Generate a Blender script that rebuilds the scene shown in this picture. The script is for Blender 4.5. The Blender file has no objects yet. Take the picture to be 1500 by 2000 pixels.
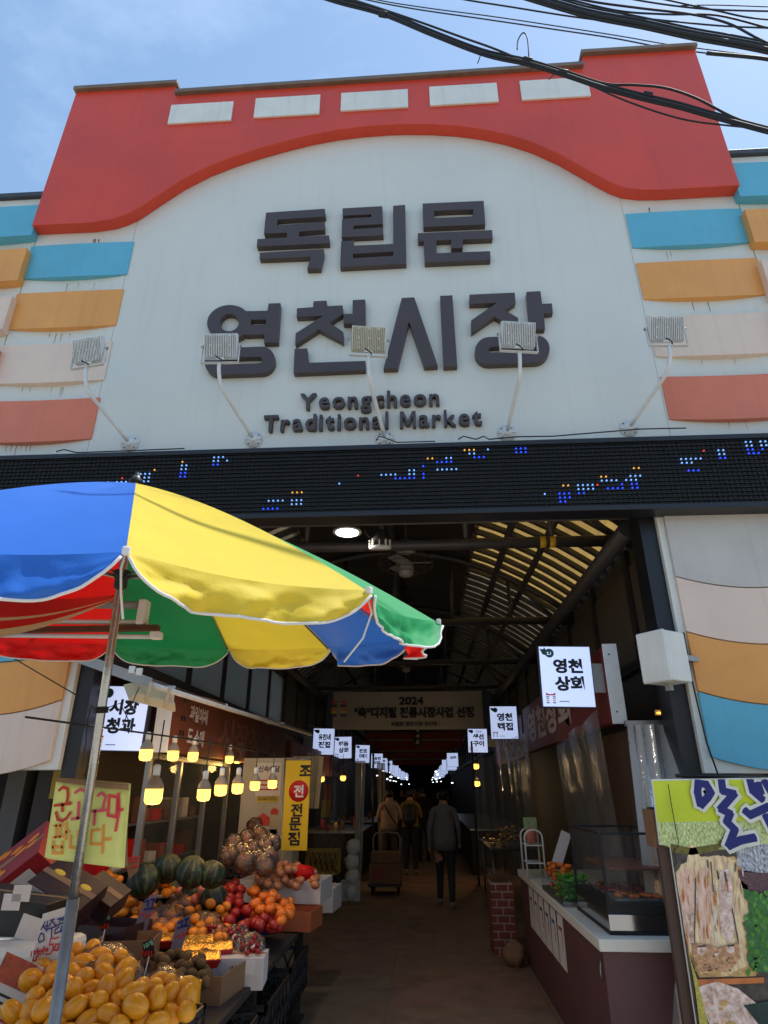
import bpy, math, random
from mathutils import Vector, Matrix, noise
from mathutils.geometry import tessellate_polygon
R = math.radians
scene = bpy.context.scene
col = scene.collection
random.seed(7)

# ------------------------------------------------------------------ camera
CAM = Vector((0.0, -5.0, 1.7))
F = 1225.0                       # focal length in photo pixels (1500 x 2000)
PITCH, YAW = R(23.789), R(3.377)
cd = bpy.data.cameras.new('camera')
cam = bpy.data.objects.new('camera', cd)
col.objects.link(cam)
cam.location = CAM
cam.rotation_euler = (math.pi / 2 + PITCH, 0, YAW)
cd.sensor_fit = 'VERTICAL'
cd.sensor_height = 36.0
cd.lens = F / 2000.0 * 36.0
cd.clip_start = 0.05
cd.clip_end = 2000
scene.camera = cam
FW = Vector((-math.sin(YAW) * math.cos(PITCH), math.cos(YAW) * math.cos(PITCH), math.sin(PITCH)))
RT = Vector((math.cos(YAW), math.sin(YAW), 0))
UP = RT.cross(FW)
def at(x, y, Y=None, Z=None, X=None):
    """world point seen at photo position x, y that lies on the given plane"""
    d = FW * F + RT * (x - 750) + UP * (1000 - y)
    if Y is not None: t = (Y - CAM.y) / d.y
    elif Z is not None: t = (Z - CAM.z) / d.z
    else: t = (X - CAM.x) / d.x
    return CAM + d * t

# ------------------------------------------------------------------ light
SUN_EL, SUN_AZ = R(64), R(72)     # azimuth from +Y towards +X
w = bpy.data.worlds.new('World')
scene.world = w
w.use_nodes = True
nt = w.node_tree
bg = nt.nodes['Background']
sky = nt.nodes.new('ShaderNodeTexSky')
sky.sky_type = 'NISHITA'
sky.sun_disc = False
sky.sun_elevation = SUN_EL
sky.sun_rotation = SUN_AZ
sky.air_density = 1.0
sky.dust_density = 0.5
sky.ozone_density = 1.0
# thin high cloud, even over the whole dome
tc = nt.nodes.new('ShaderNodeTexCoord')
mp = nt.nodes.new('ShaderNodeMapping'); mp.inputs['Scale'].default_value = (1.3, 2.2, 3.4)
nz = nt.nodes.new('ShaderNodeTexNoise'); nz.inputs['Scale'].default_value = 1.7; nz.inputs['Detail'].default_value = 7; nz.inputs['Roughness'].default_value = .62
cr = nt.nodes.new('ShaderNodeValToRGB')
cr.color_ramp.elements[0].position = .56; cr.color_ramp.elements[0].color = (0, 0, 0, 1)
cr.color_ramp.elements[1].position = .80; cr.color_ramp.elements[1].color = (.14, .14, .14, 1)
mx = nt.nodes.new('ShaderNodeMixRGB'); mx.inputs[2].default_value = (6.6, 7.4, 8.4, 1)
nt.links.new(tc.outputs['Generated'], mp.inputs['Vector']); nt.links.new(mp.outputs['Vector'], nz.inputs['Vector'])
nt.links.new(nz.outputs['Fac'], cr.inputs['Fac']); nt.links.new(cr.outputs['Color'], mx.inputs[0])
hz = nt.nodes.new('ShaderNodeMixRGB'); hz.inputs[0].default_value = .4; hz.inputs[2].default_value = (1.28, 2.25, 3.45, 1)   # even tint mixed into the sky colour over the whole dome
nt.links.new(sky.outputs['Color'], hz.inputs[1]); nt.links.new(hz.outputs['Color'], mx.inputs[1]); nt.links.new(mx.outputs['Color'], bg.inputs['Color'])
bg.inputs['Strength'].default_value = 0.125
sd = bpy.data.lights.new('sun', 'SUN')
sun = bpy.data.objects.new('sun', sd)
col.objects.link(sun)
sd.energy = 2.0
sd.angle = R(0.53)
sd.color = (1.0, 0.955, 0.88)
S = Vector((math.cos(SUN_EL) * math.sin(SUN_AZ), math.cos(SUN_EL) * math.cos(SUN_AZ), math.sin(SUN_EL)))
sun.rotation_euler = S.to_track_quat('Z', 'Y').to_euler()
scene.view_settings.view_transform = 'Standard'
scene.view_settings.look = 'None'
scene.view_settings.exposure = 1.02
scene.view_settings.gamma = 1.0
scene.view_settings.use_curve_mapping = False
scene.render.engine = 'CYCLES'
scene.cycles.use_denoising = True
scene.cycles.max_bounces = 8
scene.cycles.diffuse_bounces = 4
scene.cycles.transparent_max_bounces = 12
scene.cycles.caustics_reflective = False
scene.cycles.caustics_refractive = False
scene.cycles.sample_clamp_indirect = 6

# ------------------------------------------------------------------ helpers
def lin(c):
    return tuple(((v / 255 / 12.92) if v / 255 <= .04045 else ((v / 255 + .055) / 1.055) ** 2.4) for v in c)
MATS = {}
def mat(name, rgb, rough=.55, metal=0.0, var=0.0, vs=3.0, stretch=None, bump=0.0, bs=40.0, emit=0.0, ecol=None, alpha=1.0,
        trans=0.0, spec=.5, streak=0.0, dirt=None, translu=0.0, coat=0.0):
    """procedural Principled material; rgb is sRGB 0-255"""
    m = bpy.data.materials.new(name); m.use_nodes = True
    n = m.node_tree; b = n.nodes['Principled BSDF']; L = n.links.new
    base = lin(rgb)
    b.inputs['Base Color'].default_value = (*base, 1)
    b.inputs['Roughness'].default_value = rough
    b.inputs['Metallic'].default_value = metal
    b.inputs['Specular IOR Level'].default_value = spec
    if coat: b.inputs['Coat Weight'].default_value = coat; b.inputs['Coat Roughness'].default_value = .12
    if trans: b.inputs['Transmission Weight'].default_value = trans
    if alpha < 1: b.inputs['Alpha'].default_value = alpha
    if emit:
        b.inputs['Emission Color'].default_value = (*lin(ecol or rgb), 1); b.inputs['Emission Strength'].default_value = emit
    co = n.nodes.new('ShaderNodeTexCoord')
    out_c = None
    if var or streak:
        mp_ = n.nodes.new('ShaderNodeMapping')
        mp_.inputs['Scale'].default_value = stretch or (1, 1, 1)
        L(co.outputs['Object'], mp_.inputs['Vector'])
        t = n.nodes.new('ShaderNodeTexNoise'); t.inputs['Scale'].default_value = vs; t.inputs['Detail'].default_value = 6; t.inputs['Roughness'].default_value = .6
        L(mp_.outputs['Vector'], t.inputs['Vector'])
        r = n.nodes.new('ShaderNodeValToRGB')
        d = dirt and lin(dirt) or tuple(max(0, c * (1 - var)) for c in base)
        u = tuple(min(1, c * (1 + .55 * var)) for c in base)
        r.color_ramp.elements[0].position = .32; r.color_ramp.elements[0].color = (*d, 1)
        r.color_ramp.elements[1].position = .68; r.color_ramp.elements[1].color = (*u, 1)
        L(t.outputs['Fac'], r.inputs['Fac']); out_c = r.outputs['Color']
        rr = n.nodes.new('ShaderNodeMapRange'); rr.inputs['To Min'].default_value = max(.03, rough - .1); rr.inputs['To Max'].default_value = min(1, rough + .13)
        L(t.outputs['Fac'], rr.inputs['Value']); L(rr.outputs['Result'], b.inputs['Roughness'])
    if streak:
        m2 = n.nodes.new('ShaderNodeMapping'); m2.inputs['Scale'].default_value = (9, 9, .35); L(co.outputs['Object'], m2.inputs['Vector'])
        t2 = n.nodes.new('ShaderNodeTexNoise'); t2.inputs['Scale'].default_value = 1.6; t2.inputs['Detail'].default_value = 5
        L(m2.outputs['Vector'], t2.inputs['Vector'])
        r2 = n.nodes.new('ShaderNodeValToRGB'); r2.color_ramp.elements[0].position = .52; r2.color_ramp.elements[1].position = .78
        L(t2.outputs['Fac'], r2.inputs['Fac'])
        mm = n.nodes.new('ShaderNodeMixRGB'); mm.blend_type = 'MULTIPLY'; mm.inputs[2].default_value = (.62, .57, .5, 1)
        ml = n.nodes.new('ShaderNodeMath'); ml.operation = 'MULTIPLY'; ml.inputs[1].default_value = streak
        L(r2.outputs['Color'], ml.inputs[0]); L(ml.outputs[0], mm.inputs[0]); L(out_c, mm.inputs[1]); out_c = mm.outputs['Color']
    if out_c: L(out_c, b.inputs['Base Color'])
    if bump:
        tb = n.nodes.new('ShaderNodeTexNoise'); tb.inputs['Scale'].default_value = bs; tb.inputs['Detail'].default_value = 4
        L(co.outputs['Object'], tb.inputs['Vector'])
        bp = n.nodes.new('ShaderNodeBump'); bp.inputs['Strength'].default_value = bump; bp.inputs['Distance'].default_value = .02
        L(tb.outputs['Fac'], bp.inputs['Height']); L(bp.outputs['Normal'], b.inputs['Normal'])
    if translu:
        ts = n.nodes.new('ShaderNodeBsdfTranslucent'); ts.inputs['Color'].default_value = (*base, 1)
        if out_c: L(out_c, ts.inputs['Color'])
        ms = n.nodes.new('ShaderNodeMixShader'); ms.inputs[0].default_value = translu
        L(b.outputs[0], ms.inputs[1]); L(ts.outputs[0], ms.inputs[2]); L(ms.outputs[0], n.nodes['Material Output'].inputs['Surface'])
    MATS[name] = m
    return m
def film(name, rgb, clear=.8, rough=.12, bump=.6, bs=9.0, gloss=.55):
    """thin clear plastic: mostly see-through with glossy wrinkles and a milky cast"""
    m = bpy.data.materials.new(name); m.use_nodes = True
    n = m.node_tree; L = n.links.new; n.nodes.remove(n.nodes['Principled BSDF'])
    tr = n.nodes.new('ShaderNodeBsdfTransparent'); tr.inputs[0].default_value = (.96, .96, .95, 1)
    df = n.nodes.new('ShaderNodeBsdfDiffuse'); df.inputs[0].default_value = (*lin(rgb), 1)
    gl = n.nodes.new('ShaderNodeBsdfGlossy'); gl.inputs['Roughness'].default_value = rough
    co = n.nodes.new('ShaderNodeTexCoord'); tb = n.nodes.new('ShaderNodeTexNoise'); tb.inputs['Scale'].default_value = bs; tb.inputs['Detail'].default_value = 5
    L(co.outputs['Object'], tb.inputs['Vector'])
    bp = n.nodes.new('ShaderNodeBump'); bp.inputs['Strength'].default_value = bump; bp.inputs['Distance'].default_value = .03
    L(tb.outputs['Fac'], bp.inputs['Height']); L(bp.outputs['Normal'], gl.inputs['Normal'])
    fr = n.nodes.new('ShaderNodeFresnel'); fr.inputs['IOR'].default_value = 1.5; L(bp.outputs['Normal'], fr.inputs['Normal'])
    a = n.nodes.new('ShaderNodeMixShader'); a.inputs[0].default_value = 1 - clear
    L(tr.outputs[0], a.inputs[1]); L(df.outputs[0], a.inputs[2])
    fm = n.nodes.new('ShaderNodeMath'); fm.operation = 'MULTIPLY'; fm.inputs[1].default_value = gloss; fm.use_clamp = True; L(fr.outputs[0], fm.inputs[0])
    b = n.nodes.new('ShaderNodeMixShader'); L(fm.outputs[0], b.inputs[0]); L(a.outputs[0], b.inputs[1]); L(gl.outputs[0], b.inputs[2])
    L(b.outputs[0], n.nodes['Material Output'].inputs['Surface'])
    MATS[name] = m
    return m

ORG = {}
def tag(o, label=None, cat=None, group=None, kind=None):
    if label: o['label'] = label
    if cat: o['category'] = cat
    if group: o['group'] = group
    if kind: o['kind'] = kind
    return o
def thing(name, label, cat, loc=(0, 0, 0), group=None):
    o = bpy.data.objects.new(name, None); col.objects.link(o)
    o.location = loc; o.empty_display_size = .1
    ORG[o] = Vector(loc)
    return tag(o, label, cat, group)
def adopt(o, parent):
    if parent is not None:
        o.parent = parent
        if parent in ORG: o.matrix_parent_inverse = Matrix.Translation(-ORG[parent])
    return o
def copy_tree(o, parent=None):
    c = o.copy(); col.objects.link(c)
    if parent: c.parent = parent
    for ch in o.children: copy_tree(ch, c)
    return c

class MB:
    def __init__(s): s.v = []; s.f = []; s.sm = []
    def add(s, vs, fs, smooth=False):
        k = len(s.v); s.v += [tuple(v) for v in vs]
        s.f += [tuple(i + k for i in f) for f in fs]; s.sm += [smooth] * len(fs)
        return s
    def box(s, x0, x1, y0, y1, z0, z1, M=None):
        vs = [Vector(p) for p in ((x0,y0,z0),(x1,y0,z0),(x1,y1,z0),(x0,y1,z0),(x0,y0,z1),(x1,y0,z1),(x1,y1,z1),(x0,y1,z1))]
        if M: vs = [M @ v for v in vs]
        return s.add(vs, [(0,3,2,1),(4,5,6,7),(0,1,5,4),(1,2,6,5),(2,3,7,6),(3,0,4,7)])
    def hexa(s, pts):    # eight corners, bottom four then top four
        return s.add(pts, [(0,3,2,1),(4,5,6,7),(0,1,5,4),(1,2,6,5),(2,3,7,6),(3,0,4,7)])
    def quad(s, a, b, c, d): return s.add([a, b, c, d], [(0,1,2,3)])
    def slab(s, a, b, c, d, t):   # four corners, thickness t against the normal
        a, b, c, d = map(Vector, (a, b, c, d)); n = (b - a).cross(d - a).normalized() * t
        return s.add([a-n, b-n, c-n, d-n, a, b, c, d], [(0,3,2,1),(4,5,6,7),(0,1,5,4),(1,2,6,5),(2,3,7,6),(3,0,4,7)])
    def prism(s, loops, fmap, d0, d1):   # loops: outer and holes, 2-D; fmap(u, v, depth) -> point
        tri = tessellate_polygon([[Vector((u, v, 0)) for u, v in lp] for lp in loops])
        flat = [p for lp in loops for p in lp]; n = len(flat)
        vs = [fmap(u, v, d0) for u, v in flat] + [fmap(u, v, d1) for u, v in flat]
        fs = []
        for t in tri: fs.append(tuple(t)); fs.append(tuple(i + n for i in reversed(t)))
        k = 0
        for lp in loops:
            for i in range(len(lp)):
                j = (i + 1) % len(lp); fs.append((k + i, k + j, k + j + n, k + i + n))
            k += len(lp)
        return s.add(vs, fs)
    def tube(s, pts, r, n=8, cap=True):
        pts = [Vector(p) for p in pts]; m = len(pts)
        rs = r if isinstance(r, (list, tuple)) else [r] * m
        vs = []; up = None
        for i, p in enumerate(pts):
            t = (pts[min(i + 1, m - 1)] - pts[max(i - 1, 0)]).normalized()
            if up is None: up = t.orthogonal().normalized()
            up = (up - t * up.dot(t)); up = up.normalized() if up.length > 1e-6 else t.orthogonal().normalized()
            sd_ = t.cross(up)
            for k in range(n):
                a = 2 * math.pi * k / n
                vs.append(p + (up * math.cos(a) + sd_ * math.sin(a)) * rs[i])
        fs = [(i*n + k, i*n + (k+1) % n, (i+1)*n + (k+1) % n, (i+1)*n + k) for i in range(m - 1) for k in range(n)]
        s.add(vs, fs, True)
        if cap:
            k = len(s.v) - m * n
            s.f += [tuple(k + q for q in reversed(range(n))), tuple(k + (m-1)*n + q for q in range(n))]; s.sm += [False, False]
        return s
    def lathe(s, prof, n=16, M=None):   # prof: (radius, z)
        vs = []; M = M or Matrix()
        for r, z in prof:
            for k in range(n):
                a = 2 * math.pi * k / n; vs.append(M @ Vector((r * math.cos(a), r * math.sin(a), z)))
        fs = [(i*n + k, i*n + (k+1) % n, (i+1)*n + (k+1) % n, (i+1)*n + k) for i in range(len(prof) - 1) for k in range(n)]
        fs += [tuple(reversed(range(n))), tuple((len(prof)-1)*n + q for q in range(n))]
        return s.add(vs, fs, True)
    def ball(s, c, r, M=None, nu=12, nv=8, bumpy=0.0, ridge=0, seed=0):
        c = Vector(c); r = (r, r, r) if isinstance(r, (int, float)) else r
        vs = []; fs = []
        for j in range(nv + 1):
            th = math.pi * j / nv
            for i in range(nu):
                a = 2 * math.pi * i / nu
                d = Vector((math.sin(th) * math.cos(a), math.sin(th) * math.sin(a), math.cos(th)))
                k = 1.0
                if bumpy: k += bumpy * noise.noise(d * 2.2 + Vector((seed, seed * .7, 0)))
                if ridge: k *= 1 + .025 * math.cos(ridge * a) * math.sin(th)
                p = Vector((d.x * r[0], d.y * r[1], d.z * r[2])) * k
                vs.append(c + (M @ p if M else p))
        fs = [(j*nu + i, (j+1)*nu + i, (j+1)*nu + (i+1) % nu, j*nu + (i+1) % nu) for j in range(nv) for i in range(nu)]
        return s.add(vs, fs, True)
    def mesh(s, name):
        me = bpy.data.meshes.new(name); me.from_pydata(s.v, [], s.f)
        me.polygons.foreach_set('use_smooth', s.sm); me.update()
        return me
    def build(s, name, m, parent=None, bev=0.0, recalc=True):
        me = s.mesh(name)
        if recalc:
            import bmesh
            b = bmesh.new(); b.from_mesh(me); bmesh.ops.recalc_face_normals(b, faces=b.faces); b.to_mesh(me); b.free()
        me.materials.append(MATS[m] if isinstance(m, str) else m)
        o = bpy.data.objects.new(name, me); col.objects.link(o)
        adopt(o, parent)
        if bev:
            md = o.modifiers.new('bevel', 'BEVEL'); md.width = bev; md.segments = 2; md.limit_method = 'ANGLE'; md.angle_limit = R(40)
        return o
def rot(ax, deg): return Matrix.Rotation(R(deg), 3, ax)
def frame(o, r, u):   # 4x4 with columns r, u, r x u
    r = Vector(r).normalized(); u = Vector(u); u = (u - r * u.dot(r)).normalized(); n = r.cross(u)
    return Matrix(((r.x, u.x, n.x, o[0]), (r.y, u.y, n.y, o[1]), (r.z, u.z, n.z, o[2]), (0, 0, 0, 1)))

TXT = {}
def text_mesh(s, bold=.02, ext=0.0, res=3, space=1.0, line=1.0):
    k = (s, bold, ext, space, line)
    if k in TXT: return TXT[k]
    c = bpy.data.curves.new('t', 'FONT'); c.body = s; c.offset = bold; c.extrude = ext; c.resolution_u = res; c.space_character = space; c.space_line = line
    o = bpy.data.objects.new('t', c)
    me = bpy.data.meshes.new_from_object(o)
    bpy.data.objects.remove(o); bpy.data.curves.remove(c)
    xs = [v.co.x for v in me.vertices] or [0]; ys = [v.co.y for v in me.vertices] or [0]
    cx, cy = (min(xs) + max(xs)) / 2, (min(ys) + max(ys)) / 2
    for v in me.vertices: v.co.x -= cx; v.co.y -= cy
    TXT[k] = (me, max(xs) - min(xs), max(ys) - min(ys))
    return TXT[k]
def text(parent, s, o, r, u, w=None, h=None, m='ink', bold=.02, name='lettering', **kw):
    """flat lettering centred on o, facing r x u, scaled to width w and / or height h"""
    me, tw, th = text_mesh(s, bold, **kw)
    sx = w / tw if w else h / th; sy = h / th if h else sx
    me = me.copy(); me.transform(frame(o, r, u) @ Matrix.Diagonal((sx, sy, sx, 1)))
    me.name = name; me.materials.clear(); me.materials.append(MATS[m] if isinstance(m, str) else m)
    ob = bpy.data.objects.new(name, me); col.objects.link(ob)
    return adopt(ob, parent)
def ribbon(parent, strokes, o, r, u, wd, m, name='handwriting', sc=1.0):
    """brush strokes in the r, u plane around o"""
    M = frame(o, r, u); b = MB()
    for st in strokes:
        pts = [Vector((x * sc, y * sc, 0)) for x, y in st]
        for i in range(len(pts) - 1):
            d = (pts[i+1] - pts[i])
            if d.length < 1e-6: continue
            d.normalize(); n = Vector((-d.y, d.x, 0)) * wd * .5; e = d * wd * .35
            z = Vector((0, 0, .0004 * (i % 2)))
            b.quad(*[M @ (q + z) for q in (pts[i] - e - n, pts[i+1] + e - n, pts[i+1] + e + n, pts[i] - e + n)])
    return b.build(name, m, parent)
# ------------------------------------------------------------------ materials
mat('white_wall', (212, 213, 203), .42, var=.05, vs=.9, streak=.13, bump=.02, bs=30)
mat('red_paint', (210, 66, 40), .34, var=.12, vs=1.1, streak=.22, bump=.02, bs=25)
mat('plate_white', (222, 222, 212), .45, var=.08, vs=4, streak=.25)
mat('coping', (124, 108, 92), .5, metal=.3, var=.2, vs=5)
mat('dark_coping', (62, 64, 66), .5, var=.2)
mat('blue_block', (94, 176, 200), .42, var=.08, vs=2, streak=.16)
mat('orange_block', (228, 158, 80), .42, var=.08, vs=2, streak=.2)
mat('pink_block', (226, 202, 182), .42, var=.07, vs=2, streak=.22)
mat('coral_block', (214, 120, 90), .42, var=.08, vs=2, streak=.2)
mat('grey_block', (196, 190, 180), .5, var=.1, vs=2, streak=.25)
mat('letter_brown', (72, 61, 58), .38, var=.08, vs=3)
mat('joint_dark', (40, 40, 40), .8)
mat('rust', (134, 104, 78), .9, var=.4, vs=20)
mat('white_enamel', (214, 214, 210), .35, var=.08, vs=9)
mat('alu_fins', (214, 216, 214), .42, metal=.0, var=.12, vs=12)
mat('lamp_lens', (190, 200, 205), .1, spec=.8)
mat('black_metal', (26, 27, 30), .38, var=.2, vs=6)
mat('led_black', (17, 17, 18), .45, var=.25, vs=30)
mat('led_bulb', (50, 50, 54), .22, spec=.6)
mat('led_white', (120, 170, 255), .3, emit=.6, ecol=(120, 175, 255))
mat('led_blue', (30, 60, 255), .3, emit=.95, ecol=(36, 70, 255))
mat('led_red', (230, 60, 50), .3, emit=.4, ecol=(255, 70, 60))
mat('led_amber', (255, 150, 60), .3, emit=.45, ecol=(255, 190, 80))
mat('steel', (150, 150, 148), .32, metal=.85, var=.15, vs=10)
mat('pole_steel', (190, 190, 186), .24, metal=.9, var=.18, vs=25, bump=.05, bs=60)
mat('rubber', (22, 22, 23), .6)
mat('ink', (14, 14, 18), .6)
mat('ink_red', (190, 40, 40), .6)
mat('ink_pink', (226, 92, 110), .6)
mat('ink_orange', (240, 160, 60), .6)
mat('ink_blue', (26, 34, 110), .6)
mat('paper', (214, 205, 196), .8, var=.08, vs=8)
mat('concrete', (112, 104, 96), .85, var=.25, vs=2.5, bump=.3, bs=30)
mat('pale_paving', (192, 183, 168), .9, var=.2, vs=6, bump=.3, bs=120)  # unseen street paving kept pale so it bounces light up the facade
mat('dark_steel', (58, 56, 56), .5, metal=.2, var=.25, vs=5)
mat('dark_wall', (92, 88, 84), .75, var=.2, vs=2)
mat('cream_wall', (196, 184, 160), .7, var=.12, vs=3)

# ------------------------------------------------------------------ ground
b = MB(); b.quad((-300, -300, -.012), (300, -300, -.012), (300, 300, -.012), (-300, 300, -.012))
tag(b.build('street', 'pale_paving'), kind='structure')
fl = tag(MB().box(-3.2, 2.4, -.35, 72, -.01, -.004).build('market_floor', 'concrete'), kind='structure')
random.seed(3)
for i in range(26):                      # floor slabs, each a little off in level
    y0 = -.3 + i * .95
    for x0, x1 in ((-3.15, -1.72), (-1.715, -.36), (-.355, 1.02), (1.025, 2.38)):
        MB().box(x0, x1 - .006, y0, y0 + .944, -.004, random.uniform(0, .003)).build('paving_slab', mat('slab%d' % random.randint(0, 3), (random.randint(126, 136), random.randint(101, 107), random.randint(80, 85)), .8, var=.3, vs=3.5, bump=.35, bs=45) if i == 0 else random.choice([v for k, v in MATS.items() if k.startswith('slab')]), fl)

# ------------------------------------------------------------------ facade
FAC = thing('market_gate_facade', 'white market entrance facade with a red gate-shaped crown and coloured stone blocks', 'building', (-.4, .2, 0))
XZ = lambda Y: (lambda u, v, d: (u, Y + d, v))
def wallpiece(x0, x1, z0, z1): return MB().box(x0, x1, 0, .06, z0, z1).build('wall_panel', 'white_wall', FAC)
MB().box(-4.15, 3.42, .07, .40, 3.95, 9.5).build('wall_core', 'dark_wall', FAC)
MB().box(-9, -4.16, .07, .40, 3.95, 8.0).build('wall_core', 'dark_wall', FAC)
MB().box(3.43, 9, .07, .40, 3.95, 8.0).build('wall_core', 'dark_wall', FAC)
wallpiece(-4.226, -3.098, 3.9, 9.5); wallpiece(-3.094, 2.27, 3.9, 9.5); wallpiece(2.2735, 3.482, 3.9, 9.5)
wallpiece(-9, -4.236, 3.9, 8.02); wallpiece(3.492, 9, 3.9, 8.1)
MB().box(-9, -4.2, -.05, .45, 8.021, 8.09).build('coping', 'dark_coping', FAC, .008)
MB().box(3.47, 9, -.05, .45, 8.101, 8.17).build('coping', 'dark_coping', FAC, .008)
# red crown
K = (5 - .14) / 4.7
def rs(p): return (p[0] * K, 1.7 + (p[1] - 1.7) * K)
arc = [(-4.076,7.248),(-3.422,7.246),(-3.2,7.277),(-3.08,7.327),(-2.963,7.396),(-2.765,7.59),(-2.51,7.83),(-2.241,8.02),(-1.961,8.162),(-1.677,8.275),(-1.389,8.37),(-1.099,8.452),(-.807,8.51),(-.513,8.539),(-.249,8.546),(-.043,8.54),(.248,8.513),(.535,8.463),(.817,8.382),(1.093,8.27),(1.359,8.113),(1.614,7.908),(1.808,7.713),(1.973,7.545),(2.09,7.437),(2.211,7.36),(2.387,7.318),(2.594,7.308),(3.35,7.316)]
out = [rs(p) for p in arc] + [rs((3.34, 9.55)), rs((2.05, 9.55)), rs((2.03, 9.33)), rs((-2.775, 9.28)), rs((-2.79, 9.455)), rs((-4.035, 9.455))]
RED = MB().prism([out], XZ(-.14), 0, .138).build('red_crown', 'red_paint', FAC, .006)
for (a, c) in ((rs((-4.05, 9.455)), rs((-2.765, 9.455))), (rs((-2.775, 9.28)), rs((2.03, 9.33))), (rs((2.03, 9.55)), rs((3.355, 9.55)))):
    MB().hexa([(a[0], -.19, a[1]), (c[0], -.19, c[1]), (c[0], .42, c[1]), (a[0], .42, a[1]), (a[0], -.19, a[1]+.06), (c[0], -.19, c[1]+.06), (c[0], .42, c[1]+.06), (a[0], .42, a[1]+.06)]).build('coping', 'coping', RED, .006)
for x0, x1, z0, z1 in ((-2.79, -2.045, 8.75, 9.08), (-1.783, -1.02, 8.772, 9.108), (-.775, 0, 8.80, 9.112), (.247, 1.022, 8.80, 9.13), (1.282, 2.048, 8.805, 9.136)):
    a, c = rs((x0, z0)), rs((x1, z1))
    p = MB().box(a[0], c[0], -.165, -.14, a[1], c[1]).build('plate', 'plate_white', FAC, .004)
# projecting coloured blocks: flat face, under-side sweeping down to a bowed foot on the wall
def block(x0, x1, z0, z1, m, sag=.048, d0=.012, d1=.052):
    n = 20; b = MB(); q = lambda u: 1 - (2*u - 1) ** 2
    fr = [(x0 + (x1-x0)*i/n, -(d0 + d1*q(i/n)), sag*q(i/n)) for i in range(n + 1)]
    strip = lambda f, g: b.add([f(p) for p in fr] + [g(p) for p in fr], [(i, i+1, n+2+i, n+1+i) for i in range(n)], True)
    strip(lambda p: (p[0], p[1], z1 - p[2]), lambda p: (p[0], p[1], z0 - p[2]))
    strip(lambda p: (p[0], p[1], z0 - p[2]), lambda p: (p[0], -.001, z0 - p[2]))
    strip(lambda p: (p[0], -.001, z1 - p[2]), lambda p: (p[0], p[1], z1 - p[2]))
    for p in (fr[0], fr[-1]): b.quad((p[0], p[1], z1 - p[2]), (p[0], p[1], z0 - p[2]), (p[0], -.001, z0 - p[2]), (p[0], -.001, z1 - p[2]))
    return b.build('stone_block', m, FAC)
for (z0, z1), m in zip(((6.68, 7.145), (6.005, 6.475), (5.335, 5.80), (4.675, 5.13)), ('blue_block', 'orange_block', 'pink_block', 'coral_block')):
    k_ = 4.98 / 4.88; block(-4.165 * k_, -3.015 * k_, 1.7 + (z0 - 1.7) * k_, 1.7 + (z1 - 1.7) * k_, m)
for (z0, z1), m in zip(((6.728, 7.20), (6.055, 6.52), (5.372, 5.84), (4.69, 5.145)), ('blue_block', 'orange_block', 'pink_block', 'coral_block')):
    k_ = 4.98 / 4.88; block(2.244 * k_, 3.42 * k_, 1.7 + (z0 - 1.7) * k_, 1.7 + (z1 - 1.7) * k_, m)
for (z0, z1), m in zip(((7.335, 7.805), (6.68, 7.14), (6.02, 6.457), (5.35, 5.79), (4.69, 5.12)), ('blue_block', 'orange_block', 'pink_block', 'coral_block', 'blue_block')):
    block(-5.4, -4.22, z0, z1, m, .03, .10, .02)
for (z0, z1), m in zip(((7.39, 7.89), (6.743, 7.2), (6.03, 6.505), (5.37, 5.84)), ('blue_block', 'orange_block', 'pink_block', 'coral_block')):
    block(3.458, 4.65, z0, z1, m, .03, .10, .02)
# rust runs under the blocks (a stain film with a shape of its own)
random.seed(11)
for x, z in ((-3.55, 7.335), (-3.53, 7.335), (-3.49, 7.33), (2.55, 7.40), (-3.72, 6.61), (-3.6, 6.61), (-3.42, 6.61), (-3.77, 5.94), (-3.7, 5.93), (-3.64, 5.93), (-3.55, 5.93), (-3.9, 5.27), (-3.82, 5.27), (-3.6, 5.27), (-3.5, 5.26), (-3.48, 5.26), (2.62, 6.67), (2.66, 6.67), (2.9, 6.0), (2.75, 6.0), (3.0, 5.31), (2.7, 5.31), (-3.9, 4.62), (-3.85, 4.62), (-3.8, 4.62), (-3.75, 4.62), (-3.7, 4.62), (-3.66, 4.62), (2.95, 4.63), (2.8, 4.63)):
    wd = random.uniform(.0015, .004); ln = random.uniform(.05, .13)
    if z > 7.3: wd = .008
    else: z += .085
    MB().add([(x - wd, -.0025, z), (x + wd, -.0025, z), (x + wd * .5, -.0025, z - ln), (x - wd * .3, -.0025, z - ln * .95)], [(0,1,2,3)]).build('rust_run', 'rust', FAC)

# side piers with banded cladding
def band(par, x0, x1, zl0, zl1, m, sag, out_, ytop):
    """one cladding band whose lower and upper edges bow downwards"""
    n = 16; vs = []
    for i in range(n + 1):
        u = i / n; x = x0 + (x1 - x0) * u; s_ = sag * (1 - (2*u - 1) ** 2); y = out_
        zt = zl1 - (s_ if ytop is None else ytop)
        vs += [(x, y, zt), (x, y, zl0 - s_), (x, 0, zl0 - s_), (x, 0, zt)]
    fs = []
    for i in range(n):
        a, c = i*4, i*4 + 4
        for q in range(4): fs.append((a + q, a + (q+1) % 4, c + (q+1) % 4, c + q))
    fs += [(3,2,1,0), (n*4, n*4+1, n*4+2, n*4+3)]
    return MB().add(vs, fs).build('cladding_band', m, par, .003)
PR = thing('entrance_pier', 'right entrance pier with cream, pink, orange and blue banded cladding', 'pier', (2.6, .1, 1.8), 'entrance piers')
MB().box(2.012, 3.5, .002, .25, 1.80, 3.86).build('pier_core', 'plate_white', PR, .004)
MB().box(3.5, 9, .002, .25, 0, 3.86).build('pier_core', 'plate_white', PR)
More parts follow.
